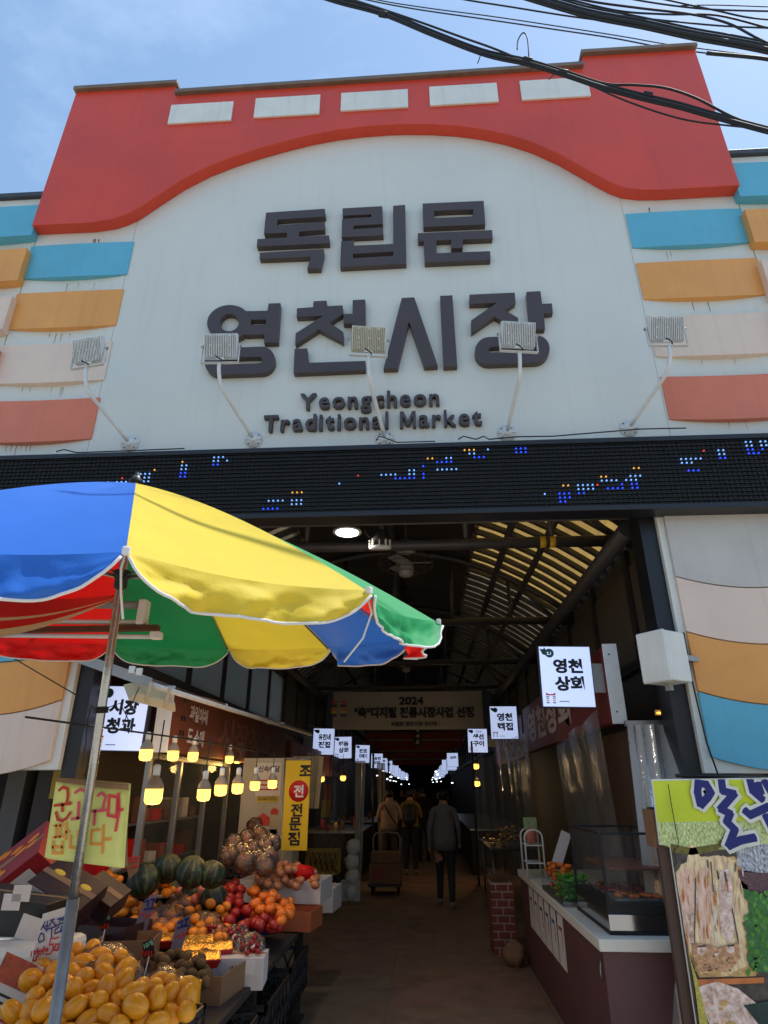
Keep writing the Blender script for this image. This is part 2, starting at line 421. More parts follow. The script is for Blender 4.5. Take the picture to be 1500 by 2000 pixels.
for z0, z1, m, yt in ((3.272, 3.86, 'grey_block', 0), (2.822, 3.262, 'pink_block', None), (2.372, 2.812, 'orange_block', None), (1.91, 2.362, 'blue_block', None)):
    band(PR, 2.066, 3.3, z0, z1, m, .105, -.03, yt)
PL = thing('entrance_pier', 'left entrance pier with teal, orange and cream banded cladding', 'pier', (-3.5, .1, 1.8), 'entrance piers')
MB().box(-4.6, -2.785, .002, .25, 1.83, 3.86).build('pier_core', 'plate_white', PL, .004)
MB().box(-9, -4.6, .002, .25, 0, 3.86).build('pier_core', 'plate_white', PL)
for z0, z1, m, yt in ((3.22, 3.86, 'pink_block', 0), (2.76, 3.21, 'blue_block', None), (2.345, 2.75, 'orange_block', None), (1.895, 2.335, 'pink_block', None)):
    band(PL, -4.1, -2.845, z0, z1, m, .115, -.03, yt)

# ------------------------------------------------------------------ raised lettering
def z1(pts): return [(490 + x / 3, 380 + y / 3) for x, y in pts]
def z2(pts): return [(390 + x / 4.1667, 560 + y / 4.1667) for x, y in pts]
def z3(pts): return [(730 + x / 4.1667, 560 + y / 4.1667) for x, y in pts]
def ell(cx, cy, rx, ry, a0=0, a1=360, n=32, sl=-.035):
    k = n if abs(a1 - a0) < 360 else n - 1
    o_ = []
    for i in range(n):
        a = R(a0 + (a1 - a0) * i / (n - 1 if abs(a1 - a0) < 360 else n)); x = cx + rx * math.cos(a); o_.append((x, cy + ry * math.sin(a) + sl * (x - cx)))
    return o_
def stad(cx, cy, hw, hh, sl=-.035, n=12):
    o_ = []
    for a0, sx in ((-90, 1), (90, -1)):
        for i in range(n + 1):
            a = R(a0 + 180 * i / n); x = cx + sx * (hw - hh) + hh * math.cos(a); o_.append((x, cy + hh * math.sin(a) + sl * (x - cx)))
    return o_
LET = thing('sign_lettering', 'large raised dark brown Korean letters on two lines across the white wall', 'lettering', (-.4, 0, 5.3))
HANGUL = [
 [z1([(88,105),(433,82),(437,128),(157,146),(152,180),(432,158),(432,206),(284,216),(281,246),(458,238),(461,284),(34,304),(37,261),(209,251),(211,222),(76,229)])],
 [z1([(52,340),(427,318),(428,345),(408,432),(329,435),(350,363),(50,375)])],
 None,
 [z1([(536,80),(770,67),(773,172),(601,181),(601,201),(774,191),(776,238),(531,250),(534,141),(706,131),(705,115),(537,123)])],
 [z1([(528,272),(602,268),(603,298),(834,288),(833,65),(904,59),(911,404),(523,424)]), z1([(598,347),(834,333),(834,358),(599,372)])],
 None,
 [z1([(1006,52),(1364,36),(1374,174),(1011,190)]), z1([(1073,95),(1302,86),(1305,127),(1076,137)])],
 [z1([(977,226),(1414,207),(1417,256),(1243,263),(1242,311),(1175,314),(1172,264),(1087,268),(1088,343),(1402,331),(1405,381),(1019,398),(1012,271),(980,272)])],
 None,
 [z2([(400,197),(551,194),(560,135),(657,132),(635,452),(523,456),(527,387),(368,391)] + ell(237, 290, 178, 143, 44, 322, 30)), z2(ell(240, 291, 77, 70)), z2([(417,268),(541,266),(537,302),(417,312)])],
 [z2(stad(325, 601, 287, 109)), z2(stad(327, 601, 184, 26))],
 None,
 [z2([(925,117),(1032,112),(1040,157),(1163,150),(1167,222),(1056,291),(1168,366),(1170,452),(969,347),(777,472),(780,378),(1003,236),(788,245),(790,175),(922,166)])],
 [z2([(1245,107),(1347,102),(1352,470),(1240,475),(1240,298),(1171,301),(1170,222),(1243,218)])],
 [z2([(771,505),(875,500),(884,618),(1350,603),(1350,677),(763,702)])],
 None,
 [z3([(228,90),(330,85),(522,643),(412,650),(287,282),(196,662),(79,667)])],
 [z3([(540,73),(640,68),(680,645),(569,650)])],
 None,
 [z3([(779,63),(1148,46),(1155,130),(1066,190),(1175,252),(1178,340),(983,243),(795,372),(793,272),(1000,130),(780,140)])],
 [z3([(1243,40),(1358,34),(1370,138),(1450,134),(1459,212),(1384,218),(1395,343),(1275,350)])],
 [z3(stad(1128, 513, 305, 112)), z3(stad(1128, 506, 193, 24))],
]
YL = -.07
mb = MB()
for g in HANGUL + [None]:
    if g is None:
        mb.build('letter', 'letter_brown', LET, .003); mb = MB(); continue
    loops = []
    for lp in g:
        q = [at(x, y, Y=YL) for x, y in lp]; loops.append([(p.x, p.z) for p in q])
    mb.prism(loops, XZ(YL), 0, .069)
ENG = thing('sign_lettering', 'small raised dark brown English letters reading Yeongcheon Traditional Market', 'lettering', (-.4, 0, 4.72))
BO = lambda ch: .012 if ch in 'Mk' else .022
def english(s, xa, xb, zbase, size):
    ws = []; x = 0
    for ch in s:
        if ch == ' ': ws.append(None); x += .36; continue
        me, tw, th = text_mesh(ch, BO(ch), .07, 3); ws.append((me, tw, x)); x += tw + .12
    tot = x - .12; k = (xb - xa) / tot
    for ch, e in zip(s, ws):
        if e is None: continue
        me, tw, x = e; m2 = me.copy()
        zs = {'g': -.14}.get(ch, 0); hgt = text_mesh(ch, BO(ch), .07, 3)[2]
        mt = frame((xa + (x + tw/2) * k, -.028, zbase + (hgt / 2 + zs * 1.6) * size), (1, 0, 0), (0, 0, 1)) @ Matrix.Diagonal((k, size, .38, 1))
        if ch == 'M':
            W_, H_ = tw / 2, hgt / 2; b = MB().prism([[(-W_, -H_), (-W_, H_), (-W_*.55, H_), (0, -H_*.25), (W_*.55, H_), (W_, H_), (W_, -H_), (W_*.62, -H_), (W_*.62, H_*.38), (W_*.2, -H_*.75), (-W_*.2, -H_*.75), (-W_*.62, H_*.38), (-W_*.62, -H_)]], lambda u, v, d: tuple(mt @ Vector((u, v, d))), -.07, .07)
            b.build('letter', 'letter_brown', ENG); continue
        m2.transform(mt); m2.name = 'letter'; m2.materials.clear(); m2.materials.append(MATS['letter_brown'])
        o = bpy.data.objects.new('letter', m2); col.objects.link(o); adopt(o, ENG)
english('Yeongcheon', -1.09, .225, 4.965, .235)
english('Traditional Market', -1.42, .605, 4.735, .235)

# ------------------------------------------------------------------ floodlights over the lettering
def bez(p0, p1, p2, n=7):
    return [p0 * (1-t)**2 + p1 * 2*t*(1-t) + p2 * t*t for t in [i/n for i in range(n+1)]]
def floodlight(bx, bz, hx, hy, hz, tilt, twist, label, tint='alu_fins', size=.30):
    t = thing('floodlight', label, 'floodlight', (bx, 0, bz), 'floodlights above the screen')
    pl = MB(); M = Matrix.Translation((bx, 0, bz)) @ Matrix.Rotation(R(90), 4, 'X')
    pl.lathe([(.085, 0), (.085, .012), (.045, .02), (.04, .035), (.022, .05)], 20, M)
    pl.box(bx-.08, bx+.08, -.026, -.012, bz-.006, bz+.006)
    pl.build('base_plate', 'white_enamel', t)
    for a in (45, 135, 225, 315):
        MB().ball((bx + .065*math.cos(R(a)), -.014, bz + .065*math.sin(R(a))), .008, nu=8, nv=4).build('bolt', 'black_metal', t)
    B = Vector((bx, -.03, bz)); H = Vector((hx, hy, hz - size * .62)); E = H + Vector(((bx - hx) * .06, .0, -.14))
    knee = H + Vector(((bx-hx)*.05, .02, -.20))
    MB().tube([B] + [B.lerp(knee, i/5) for i in range(1, 5)] + bez(B.lerp(knee, .85), knee, H + Vector((0, 0, -.04)), 6) + [H + Vector((0, 0, .01))], .017, 10).build('arm', 'white_enamel', t)
    # head, local frame: x along width, z up, face towards the wall (+y), tilted
    Mh = Matrix.Translation((hx, hy, hz)) @ Matrix.Rotation(R(twist), 4, 'Z') @ Matrix.Rotation(R(tilt), 4, 'X')
    s = size
    hs = MB().box(-s*.5, s*.5, -.02, .02, -s*.38, s*.38, Mh).build('housing', tint, t, .004)
    for k in range(19):
        x = -s*.47 + k * s*.94/18
        MB().box(x-.003, x+.003, -.046, -.0205, -s*.355, s*.355, Mh).build('cooling_fin', tint, hs)
    for x in (-.3, 0, .3):
        for z in (-.28, 0, .28):
            MB().box(x*s-.006, x*s+.006, -.049, -.046, z*s-.006, z*s+.006, Mh).build('screw', 'white_enamel', hs)
    MB().box(-s*.46, s*.46, .0205, .026, -s*.34, s*.34, Mh).build('lens', 'lamp_lens', t)
    MB().box(-s*.12, s*.12, -.05, -.0205, -s*.42, -s*.365, Mh).build('cable_gland', 'white_enamel', t)
    y = MB()
    My = Matrix.Translation((hx, hy, hz)) @ Matrix.Rotation(R(twist), 4, 'Z')
    y.box(-s*.56, -s*.545, -.016, .016, -s*.58, .02, My); y.box(s*.545, s*.56, -.016, .016, -s*.58, .02, My)
    y.box(-s*.56, s*.56, -.016, .016, -s*.60, -s*.581, My)
    y.build('yoke', 'white_enamel', t, .003)
    for sx in (-1, 1):
        MB().ball(My @ Vector((sx * s*.575, 0, 0)), .014, nu=8, nv=6).build('pivot_bolt', 'steel', t)
    MB().tube([My @ Vector(p) for p in ((-s*.1, -.04, -s*.42), (-s*.05, -.05, -s*.5), (.02, -.03, -s*.53), (.03, 0, -s*.58))], .006, 6).build('lamp_cable', 'rubber', t)
    return t
for i, (bx, bz, hx, hz, tl, tw, lb) in enumerate((
    (-2.688, 4.672, -2.93, 5.33, 24, -10, 'white floodlight over the left pink block, leftmost of the row'),
    (-1.509, 4.672, -1.72, 5.32, 22, 2, 'silver floodlight in front of the first letter of the lower line'),
    (-.286, 4.635, -.40, 5.335, 22, 8, 'yellowed floodlight in front of the second letter of the lower line'),
    (.826, 4.66, .905, 5.32, 22, 8, 'grey floodlight in front of the last letter of the lower line'),
    (1.918, 4.672, 2.165, 5.325, 22, 3, 'silver floodlight by the right pink block, rightmost of the row'))):
    if i == 2: mat('yellowed', (206, 202, 178), .45, metal=.2, var=.12, vs=12)
    floodlight(bx, bz, hx, -.55, hz, tl, tw, lb, 'yellowed' if i == 2 else 'alu_fins')

# ------------------------------------------------------------------ dot matrix screen
LED = thing('led_screen', 'long black dot-matrix screen with scattered blue and white pixels above the entrance', 'screen', (-.4, -.1, 3.87))
LX0, LX1, LZ0, LZ1, LY = -6.0, 6.0, 3.795, 4.478, -.16
fr = MB().box(LX0, LX1, LY - .03, LY + .155, LZ1 - .045, LZ1); fr.box(LX0, LX1, LY - .03, LY + .155, LZ0, LZ0 + .045)
fr.build('frame', 'black_metal', LED, .004)
MB().box(LX0, LX1, LY, LY + .15, LZ0 + .046, LZ1 - .046).build('panel', 'led_black', LED)
rows = 16; pz = (LZ1 - LZ0 - .092) / rows; px_ = .0405
cols_ = int((3.9 + 4.5) / px_); X0 = -4.5
lv = MB()
for r_ in range(rows):
    z = LZ1 - .046 - r_ * pz
    lv.add([(LX0, LY - .001, z - .001), (LX1, LY - .001, z - .001), (LX1, LY - .022, z - .008), (LX0, LY - .022, z - .008), (LX0, LY - .001, z - .006), (LX1, LY - .001, z - .006), (LX1, LY - .022, z - .011), (LX0, LY - .022, z - .011)],
           [(0,1,2,3),(7,6,5,4),(2,3,7,6)])
tag(lv.build('louvre', 'led_black', LED), kind='stuff')
lit = {}
def dot(x, y, c):
    p = at(x, y, Y=LY - .012); lit[(round((p.x - X0) / px_ - .5), int((LZ1 - .046 - p.z) / pz))] = c
LITS = [  # photo spots on the screen: x, y, columns, rows, colour
 (358,898,1,1,'led_amber'),(352,908,2,2,'led_white'),(350,920,2,2,'led_blue'),(420,892,3,2,'led_white'),(418,908,2,1,'led_blue'),(300,915,1,1,'led_amber'),(270,925,3,1,'led_white'),(283,933,2,2,'led_white'),(215,940,4,1,'led_white'),(236,930,1,1,'led_red'),
 (520,978,4,1,'led_white'),(518,990,4,1,'led_blue'),(570,964,3,1,'led_amber'),(570,974,3,2,'led_white'),(658,944,1,1,'led_white'),(700,928,1,1,'led_red'),
 (744,927,4,1,'led_white'),(770,934,2,1,'led_blue'),(795,915,2,2,'led_white'),(790,930,3,1,'led_blue'),(826,912,1,3,'led_blue'),(836,897,2,1,'led_amber'),(850,912,5,1,'led_white'),(855,904,4,1,'led_blue'),(870,893,2,1,'led_white'),
 (905,880,3,1,'led_amber'),(915,888,3,1,'led_white'),(928,894,3,1,'led_blue'),(950,876,1,1,'led_white'),(1012,874,3,2,'led_blue'),
 (1064,964,1,1,'led_white'),(1090,962,3,2,'led_blue'),(1092,975,2,1,'led_blue'),(1105,947,2,1,'led_amber'),(1130,948,4,2,'led_white'),(1135,962,2,1,'led_blue'),(1165,943,1,1,'led_red'),(1176,930,2,1,'led_amber'),(1176,940,4,1,'led_white'),(1185,951,4,1,'led_blue'),(1212,946,1,1,'led_blue'),
 (1236,912,2,1,'led_amber'),(1228,927,3,2,'led_white'),(1232,944,2,2,'led_blue'),(1328,893,5,1,'led_white'),(1330,901,3,1,'led_white'),(1341,916,4,1,'led_blue'),(1373,876,1,1,'led_red'),(1407,875,2,2,'led_white'),(1410,890,2,1,'led_blue'),(1460,858,2,2,'led_white'),(1461,874,2,2,'led_blue'),(1484,857,2,2,'led_white'),(1486,873,1,2,'led_blue')]
for x, y, nx, ny, c in LITS:
    for i in range(nx):
        for j in range(ny): dot(x + i * 9.3, y + j * 8 - i * .25, c)
groups = {}
for r_ in range(rows):
    z = LZ1 - .046 - (r_ + .62) * pz
    for c in range(cols_):
        x = X0 + (c + .5) * px_; k = lit.get((c, r_), 'led_bulb'); g = groups.setdefault(k, MB())
        g.lathe([(.0078, 0), (.0078, .008), (.004, .012)], 6, Matrix.Translation((x, LY - .0005, z)) @ Matrix.Rotation(R(90), 4, 'X'))
for k, g in groups.items():
    tag(g.build({'led_bulb': 'dark_pixels', 'led_white': 'white_pixels', 'led_blue': 'blue_pixels', 'led_red': 'red_pixels', 'led_amber': 'amber_pixels'}[k], k, LED, recalc=False), kind='stuff')
for pts, lb in (([(110, 882), (125, 878), (150, 884), (260, 880), (360, 876)], 'thin black cable lying along the left end of the screen top'),
            ([(735, 860), (740, 852), (752, 855), (775, 864), (850, 862)], 'black cable looped at the foot of the middle floodlight'),
            ([(895, 858), (905, 852), (930, 858), (945, 852), (955, 858), (1010, 853), (1080, 852), (1250, 838), (1340, 836)], 'tangled black cable on the screen top left of the fourth floodlight')):
    p = [at(x, y, Y=-.185) for x, y in pts]
    for q in p: q.z = max(q.z, LZ1 + .009)
    tag(MB().tube(p, .006, 6).build('loose_cable', 'rubber'), lb, 'cable')
# ------------------------------------------------------------------ parasol
for nm, c in (('cloth_blue', (40, 112, 208)), ('cloth_yellow', (234, 206, 60)), ('cloth_green', (22, 150, 84)), ('cloth_red', (226, 18, 18))):
    mat(nm, c, .62, var=.05, vs=6, bump=.12, bs=220, translu={'cloth_red': .36, 'cloth_yellow': .2, 'cloth_blue': .12, 'cloth_green': .04}[nm])
mat('trim_white', (226, 222, 218), .7)
UMB = thing('parasol', 'big market parasol with blue, yellow, green and red panels and white scalloped trim', 'parasol', (-1.31, -2.3, 0))
UC, UR, UN, UPH, UTX, UTY, UDZ = Vector((-1.24, -2.556, 2.333)), 1.3, 12, -1.103, -.03, .11, .587
UA = Vector((-UTX, -UTY, 1)).normalized(); UU = Vector((1, 0, UTX)).normalized(); UV = UA.cross(UU)
apex = UC + UA * UDZ
def ud(a): return UU * math.cos(a) + UV * math.sin(a)
def uprof(s): return UDZ * (1 - (.70 * s + .30 * s * s))
colors = ['cloth_yellow', 'cloth_green', 'cloth_red', 'cloth_blue']
def canopy_pt(k, t, s):
    a0 = UPH + k * 2 * math.pi / UN; a1 = a0 + 2 * math.pi / UN
    d = ud(a0) * (1 - t) + ud(a1) * t
    q = 4 * t * (1 - t)
    r = UR * s * (1 - .035 * q * s)
    return UC + d * r + UA * (uprof(s) - .028 * q * s * (1 - .5 * s))
random.seed(5)
for k in range(UN):
    nt_, ns = 48, 14; vs = []; fs = []
    for j in range(ns + 1):
        for i in range(nt_ + 1):
            u_, s__ = i / nt_, max(.004, j / ns); vs.append(canopy_pt(k, u_, s__) + UA * (.007 * noise.noise(Vector((u_ * 3, s__ * 4 + k * 5, 1))) * math.sin(math.pi * u_) * math.sin(math.pi * min(1, s__)) ))
    am = UPH + (k + .5) * 2 * math.pi / UN; outw = ud(am)
    nv = 10; edge = []
    sd_ = random.uniform(0, 50)
    for j in range(1, nv + 1):
        for i in range(nt_ + 1):
            t = i / nt_; dep = .018 + .084 * (1 - abs(2*t - 1) ** 6); v = j / nv
            wob = noise.noise(Vector((t * 5.2 + sd_, v * 1.6, k * 3.1))) * .055 * v * (1 - abs(2*t-1) ** 6) + .012 * v * math.sin(t * 17 + sd_ + 2.5 * noise.noise(Vector((t * 4, v, sd_)))) * (1 - abs(2*t-1) ** 4)
            fine = (.016 * noise.noise(Vector((t * 11 + sd_, v * 3.2, k))) + .008 * noise.noise(Vector((t * 24, v * 5 + sd_, k)))) * min(1, v * 1.6) * (1 - abs(2*t-1) ** 8)
            lift = noise.noise(Vector((t * 3.3, sd_, 2))) * .012
            p = canopy_pt(k, t, 1) - UA * (dep + lift * (1 - abs(2*t-1)**4)) * v + outw * (.030 * v + wob + fine)
            vs.append(p)
            if j == nv: edge.append(p)
    w_ = nt_ + 1; nc = w_ * (ns + 1)
    grid = lambda n_: [(j*w_ + i, j*w_ + i + 1, (j+1)*w_ + i + 1, (j+1)*w_ + i) for j in range(n_) for i in range(nt_)]
    pn = MB().add(vs[:nc], grid(ns), True).build('canopy_panel', colors[k % 4], UMB, recalc=False)
    MB().add(vs[nc - w_:], grid(nv), True).build('valance', colors[k % 4], pn, recalc=False)
    MB().tube(edge, .0042, 6).build('trim', 'trim_white', pn)
runner = UC + UA * .17
for k in range(UN):
    a = UPH + k * 2 * math.pi / UN
    pts = [UC + ud(a) * UR * s + UA * (uprof(s) - .008) for s in (.02, .25, .5, .75, 1.0)]
    rb = MB().tube(pts, .0045, 6).build('rib', 'steel', UMB)
    MB().tube([runner + ud(a) * .02, UC + ud(a) * UR * .52 + UA * (uprof(.52) - .012)], .004, 6).build('strut', 'steel', rb)
    tp = UC + ud(a) * (UR + .012) - UA * .004
    MB().box(-.009, .009, -.009, .012, -.009, .009, frame(tp, ud(a).cross(UA), UA)).build('rib_cap', 'trim_white', rb, .004)
pb = UC - UA * ((UC.z - .02) / UA.z)
jn = at(168, 1772, Y=-2.43)
s_j = (UC.z - jn.z) / UA.z
MB().tube([apex + UA * .03, UC - UA * s_j], .0165, 16).build('upper_pole', 'pole_steel', UMB)
MB().tube([UC - UA * (s_j - .03), pb], .021, 16).build('lower_pole', mat('pole_zinc', (136, 142, 146), .5, metal=.6, var=.2, vs=20), UMB)
MB().tube([runner - UA * .045, runner + UA * .012, runner + UA * .013, runner + UA * .028], [.026, .026, .036, .034], 16).build('runner', 'rubber', UMB)
MB().lathe([(.03, 0), (.03, .012), (.012, .03), (.008, .05)], 12, frame(apex, UU, UV)).build('finial', 'rubber', UMB)
MB().lathe([(.24, 0), (.24, .06), (.2, .09), (.05, .11), (.035, .2)], 24, Matrix.Translation((pb.x, pb.y, .0))).build('base_weight', mat('base_grey', (120, 118, 114), .8, var=.2), UMB)
t1 = UC + ud(UPH + math.pi / 6) * UR
MB().tube([t1, t1 + Vector((.015, .03, -.06)), t1 + Vector((-.01, .04, -.13)), t1 + Vector((-.06, .02, -.2))], .0028, 5).build('tie_cord', 'trim_white', UMB)
t0 = UC + ud(UPH) * UR
MB().tube([t0, t0 + Vector((-.02, .03, -.03)), t0 + Vector((-.025, .06, -.08)), t0 + Vector((-.01, .06, -.14))], .0028, 5).build('tie_cord', 'trim_white', UMB)

# hand lettered card tied to the pole
mat('card_lime', (226, 232, 140), .75, var=.08, vs=6)
mat('kraft', (142, 112, 82), .85, var=.15, vs=9)
HW = -2.425
HWS = thing('handwritten_sign', 'lime yellow hand-lettered roast sweet potato card tied behind the parasol pole', 'sign', at(170, 1690, Y=HW))
zc = lambda x, y: (x / 3.571, 1220 + y / 3.571)
def onplane(x, y, off=0.0): 
    q = at(*zc(x, y), Y=HW - off); return q
def sheet(pts, y, m, nm, curl=.0, par=None):
    # a bowed paper sheet through four corner spots tl, tr, br, bl
    c = [at(*zc(*p), Y=y) for p in pts]; n = 10; vs = []; fs = []
    for j in range(n + 1):
        for i in range(n + 1):
            u, v = i / n, j / n
            p = (c[0] * (1-u) + c[1] * u) * (1-v) + (c[3] * (1-u) + c[2] * u) * v
            p = p + Vector((0, -1, 0)) * curl * math.sin(math.pi * u) * (.4 + .6 * v) + Vector((0, .012 * (v ** 4) * (u ** 3), 0))
            vs.append(p)
    fs = [(j*(n+1)+i, j*(n+1)+i+1, (j+1)*(n+1)+i+1, (j+1)*(n+1)+i) for j in range(n) for i in range(n)]
    o = MB().add(vs, fs, True).build(nm, m, par)
    md = o.modifiers.new('th', 'SOLIDIFY'); md.thickness = .0012; md.offset = 1
    return o
sheet([(400, 1062), (902, 1100), (880, 1690), (318, 1625)], HW + .016, 'kraft', 'backing_card', .002, HWS)
sheet([(440, 1070), (915, 1108), (860, 1700), (330, 1632)], HW + .009, 'card_lime', 'rear_sheet', .004, HWS)
sheet([(392, 1092), (886, 1152), (840, 1700), (312, 1622)], HW, 'card_lime', 'front_sheet', .006, HWS)
sheet([(398, 1068), (898, 1112), (890, 1156), (394, 1096)], HW - .004, 'kraft', 'folded_edge', .006, HWS)
def zstrokes(sts, wd, m, nm='handwriting'):
    b = MB()
    for st in sts:
        p = [onplane(x, y, .0085 if nm == 'handwriting' else 0) for x, y in st]
        for i in range(len(p) - 1):
            d = (p[i+1] - p[i]).normalized(); n = Vector((-d.z, 0, d.x)) * wd / 2; e = d * wd * .35; dy = Vector((0, -.0003 * (i % 2), 0))
            b.quad(p[i] - e - n + dy, p[i+1] + e - n + dy, p[i+1] + e + n + dy, p[i] - e + n + dy)
    return tag(b.build(nm, m, HWS), kind='stuff')
zstrokes([[(412,1155),(440,1132),(470,1145),(474,1190),(466,1238)],[(380,1262),(492,1247)],[(436,1255),(435,1300)],[(390,1310),(402,1358),(432,1370),(462,1352),(490,1312)]], .0105, mat('ink_crimson', (196, 60, 40), .6))
zstrokes([[(525,1172),(560,1147),(598,1165),(602,1230)],[(548,1240),(542,1350)],[(500,1356),(602,1342)],[(682,1192),(710,1172),(736,1198),(716,1285)],[(640,1302),(742,1294)],[(662,1300),(655,1395)]], .0105, 'ink_pink')
zstrokes([[(762,1192),(752,1330),(810,1342),(820,1205),(764,1192)],[(826,1180),(832,1300),(806,1436)],[(826,1292),(856,1290)]], .0105, mat('ink_rose', (226, 70, 80), .6))
zstrokes([[(374,1402),(436,1398)],[(392,1402),(388,1482)],[(420,1400),(416,1480)],[(368,1486),(440,1476)],[(462,1385),(458,1500)],[(460,1446),(484,1444)],[(368,1512),(366,1594),(430,1596),(434,1515)],[(367,1552),(432,1552)],[(492,1470),(486,1552),(528,1560)],[(545,1440),(540,1566)],[(694,1430),(640,1436),(634,1530),(702,1532)],[(722,1400),(712,1592)],[(716,1502),(772,1496)]], .0085, 'ink_orange')
# cord round pole and card
cp = UC - UA * ((UC.z - at(205, 1390, Y=-2.48).z) / UA.z)
cord = MB()
for dz in (-.006, 0, .006, .012):
    cord.tube([cp + Vector((.024 * math.cos(a), .024 * math.sin(a), dz + .004 * math.sin(a))) for a in [i * math.pi / 8 for i in range(17)]], .0028, 5)
cord.tube([cp + Vector((-.024, 0, 0)), cp + Vector((-.05, .01, .02)), cp + Vector((-.06, .02, -.03)), cp + Vector((-.04, 0, -.12)), cp + Vector((-.03, -.02, -.2))], .002, 5)
cord.tube([cp + Vector((.02, 0, .01)), cp + Vector((.06, .02, .03)), cp + Vector((.09, .05, -.03)), cp + Vector((.07, .05, -.05)), cp + Vector((.1, .08, .1))], .002, 5)
tag(cord.build('tie_cord', 'rubber'), 'black cord knotted round the steel parasol pole', 'cord')

# ------------------------------------------------------------------ overhead cables
def cables(label, Y, strands, group='overhead cable bundles'):
    pts0 = at(*strands[0][0][0], Y=Y)
    t = thing('cable_bundle', label, 'cable', pts0, group)
    for pts, r in strands:
        p = [at(x, y, Y=Y) for x, y in pts]
        q = []
        for i in range(len(p) - 1):
            a, b_, c, d = p[max(i-1, 0)], p[i], p[i+1], p[min(i+2, len(p)-1)]
            for k in range(6):
                u = k / 6
                q.append(.5 * ((2*b_) + (c - a) * u + (2*a - 5*b_ + 4*c - d) * u*u + (3*b_ - a - 3*c + d) * u**3))
        q.append(p[-1])
        MB().tube(q, r, 7).build('cable', 'rubber', t)
    return t
mainl = [(560,-30),(651,0),(740,24),(840,65),(943,104),(1025,122),(1095,143),(1170,168),(1247,189),(1323,207),(1400,229),(1500,256),(1640,290)]
off = lambda l, dx, dy: [(x + dx, y + dy) for x, y in l]
ca = cables('lowest thick cable bundle sagging across the right side of the red crown', -2.0, [
    (mainl, .015), (off(mainl, 0, -7), .009), (off(mainl, 6, 6), .008),
    ([(580,-30),(690,0),(800,36),(900,72),(970,97),(1060,135)], .008),
    ([(1095,135),(1180,163),(1240,166),(1300,172),(1360,192),(1430,228),(1500,254)], .009),
    ([(1150,165),(1230,200),(1330,232),(1420,245),(1500,252)], .006),
    ([(1010,97),(1012,78),(1022,64),(1030,75),(1033,110)], .005), ([(933,124),(942,97)], .004), ([(1072,155),(1088,140)], .004), ([(1040,128),(1034,140)],.003)])
for x, y in ((748, 28), (1030, 118), (1100, 142), (1265, 186)):
    p = at(x, y, Y=-2.0); MB().tube([p + Vector((-.03, 0, .012)), p + Vector((.03, 0, -.012))], .024, 8).build('clip', 'rubber', ca)
cables('thin twin cables passing behind the red crown near the top', 1.5, [
    ([(600,-30),(700,-4),(800,16),(950,38),(1100,60),(1200,75),(1290,92),(1380,104),(1500,118),(1640,135)], .011), ([(600,-40),(720,-4),(830,15),(960,32),(1100,53),(1220,72),(1300,86),(1400,99),(1500,112)], .009),([(1380,104),(1470,112),(1520,119)],.03)])
cb = [(980,-22),(1030,-6),(1100,15),(1160,31),(1250,48),(1350,70),(1430,84),(1500,98),(1640,130)]
cables('thick cable bundle crossing the top right corner of the sky', -2.6, [
    (cb, .016), (off(cb, 0, -8), .010), (off(cb, 4, 7), .008), (off(cb, 0, -15), .006),
    ([(1060,-20),(1150,2),(1250,16),(1350,28),(1420,45),(1470,70),(1510,90)], .007), ([(1080,-10),(1200,20),(1300,28),(1400,30),(1500,55)], .006), ([(1120,20),(1250,35),(1400,50),(1510,55)], .005)])
cables('pair of thin cables running level along the top right edge of the sky', -2.2, [
    ([(1180,-12),(1260,3),(1330,13),(1398,19),(1500,22),(1640,24)], .006), ([(1240,-14),(1330,6),(1400,21),(1460,34),(1520,40)], .006), ([(820,-20),(900,-2),(1000,14),(1100,30),(1200,44),(1330,66),(1420,80),(1520,100)], .006), ([(1330,11),(1400,10),(1520,14)],.004)])
# ------------------------------------------------------------------ covered arcade
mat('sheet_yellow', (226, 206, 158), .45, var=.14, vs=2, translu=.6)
mat('sheet_shaded', (196, 186, 166), .6, var=.25, vs=2, translu=.55)  # duller copy of the roof sheet; shade over deeper bays put into its colour
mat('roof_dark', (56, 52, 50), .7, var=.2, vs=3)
mat('truss_paint', (74, 70, 70), .45, metal=.2, var=.2, vs=6)
mat('panel_grey', (150, 150, 146), .5, var=.15, vs=3, streak=.2)
mat('panel_dark', (96, 92, 88), .55, var=.2, vs=3)
mat('ribbed_glazing', (176, 180, 178), .4, var=.1, vs=40, stretch=(1, 1, 30), translu=.5)
mat('label_yellow', (224, 176, 40), .5)
XC, HWD, ZS, RISE = -.4, 2.8, 4.25, 1.12
vz = lambda x: ZS + RISE * (1 - ((x - XC) / HWD) ** 2)
ROOF = thing('arcade_roof', 'vaulted arcade roof of yellowed sheets on dark steel ribs over the market aisle', 'roof', (-.4, 6, 4.25))
def vault(mb, x0, x1, y0, y1, dz, t, n=8):
    for i in range(n):
        a, c = x0 + (x1 - x0) * i / n, x0 + (x1 - x0) * (i + 1) / n
        mb.hexa([(a, y0, vz(a)+dz), (c, y0, vz(c)+dz), (c, y1, vz(c)+dz), (a, y1, vz(a)+dz), (a, y0, vz(a)+dz+t), (c, y0, vz(c)+dz+t), (c, y1, vz(c)+dz+t), (a, y1, vz(a)+dz+t)])
    return mb
vault(MB(), -1.80, .88, .42, 72, .022, .05, 10).build('ridge_deck', 'roof_dark', ROOF)
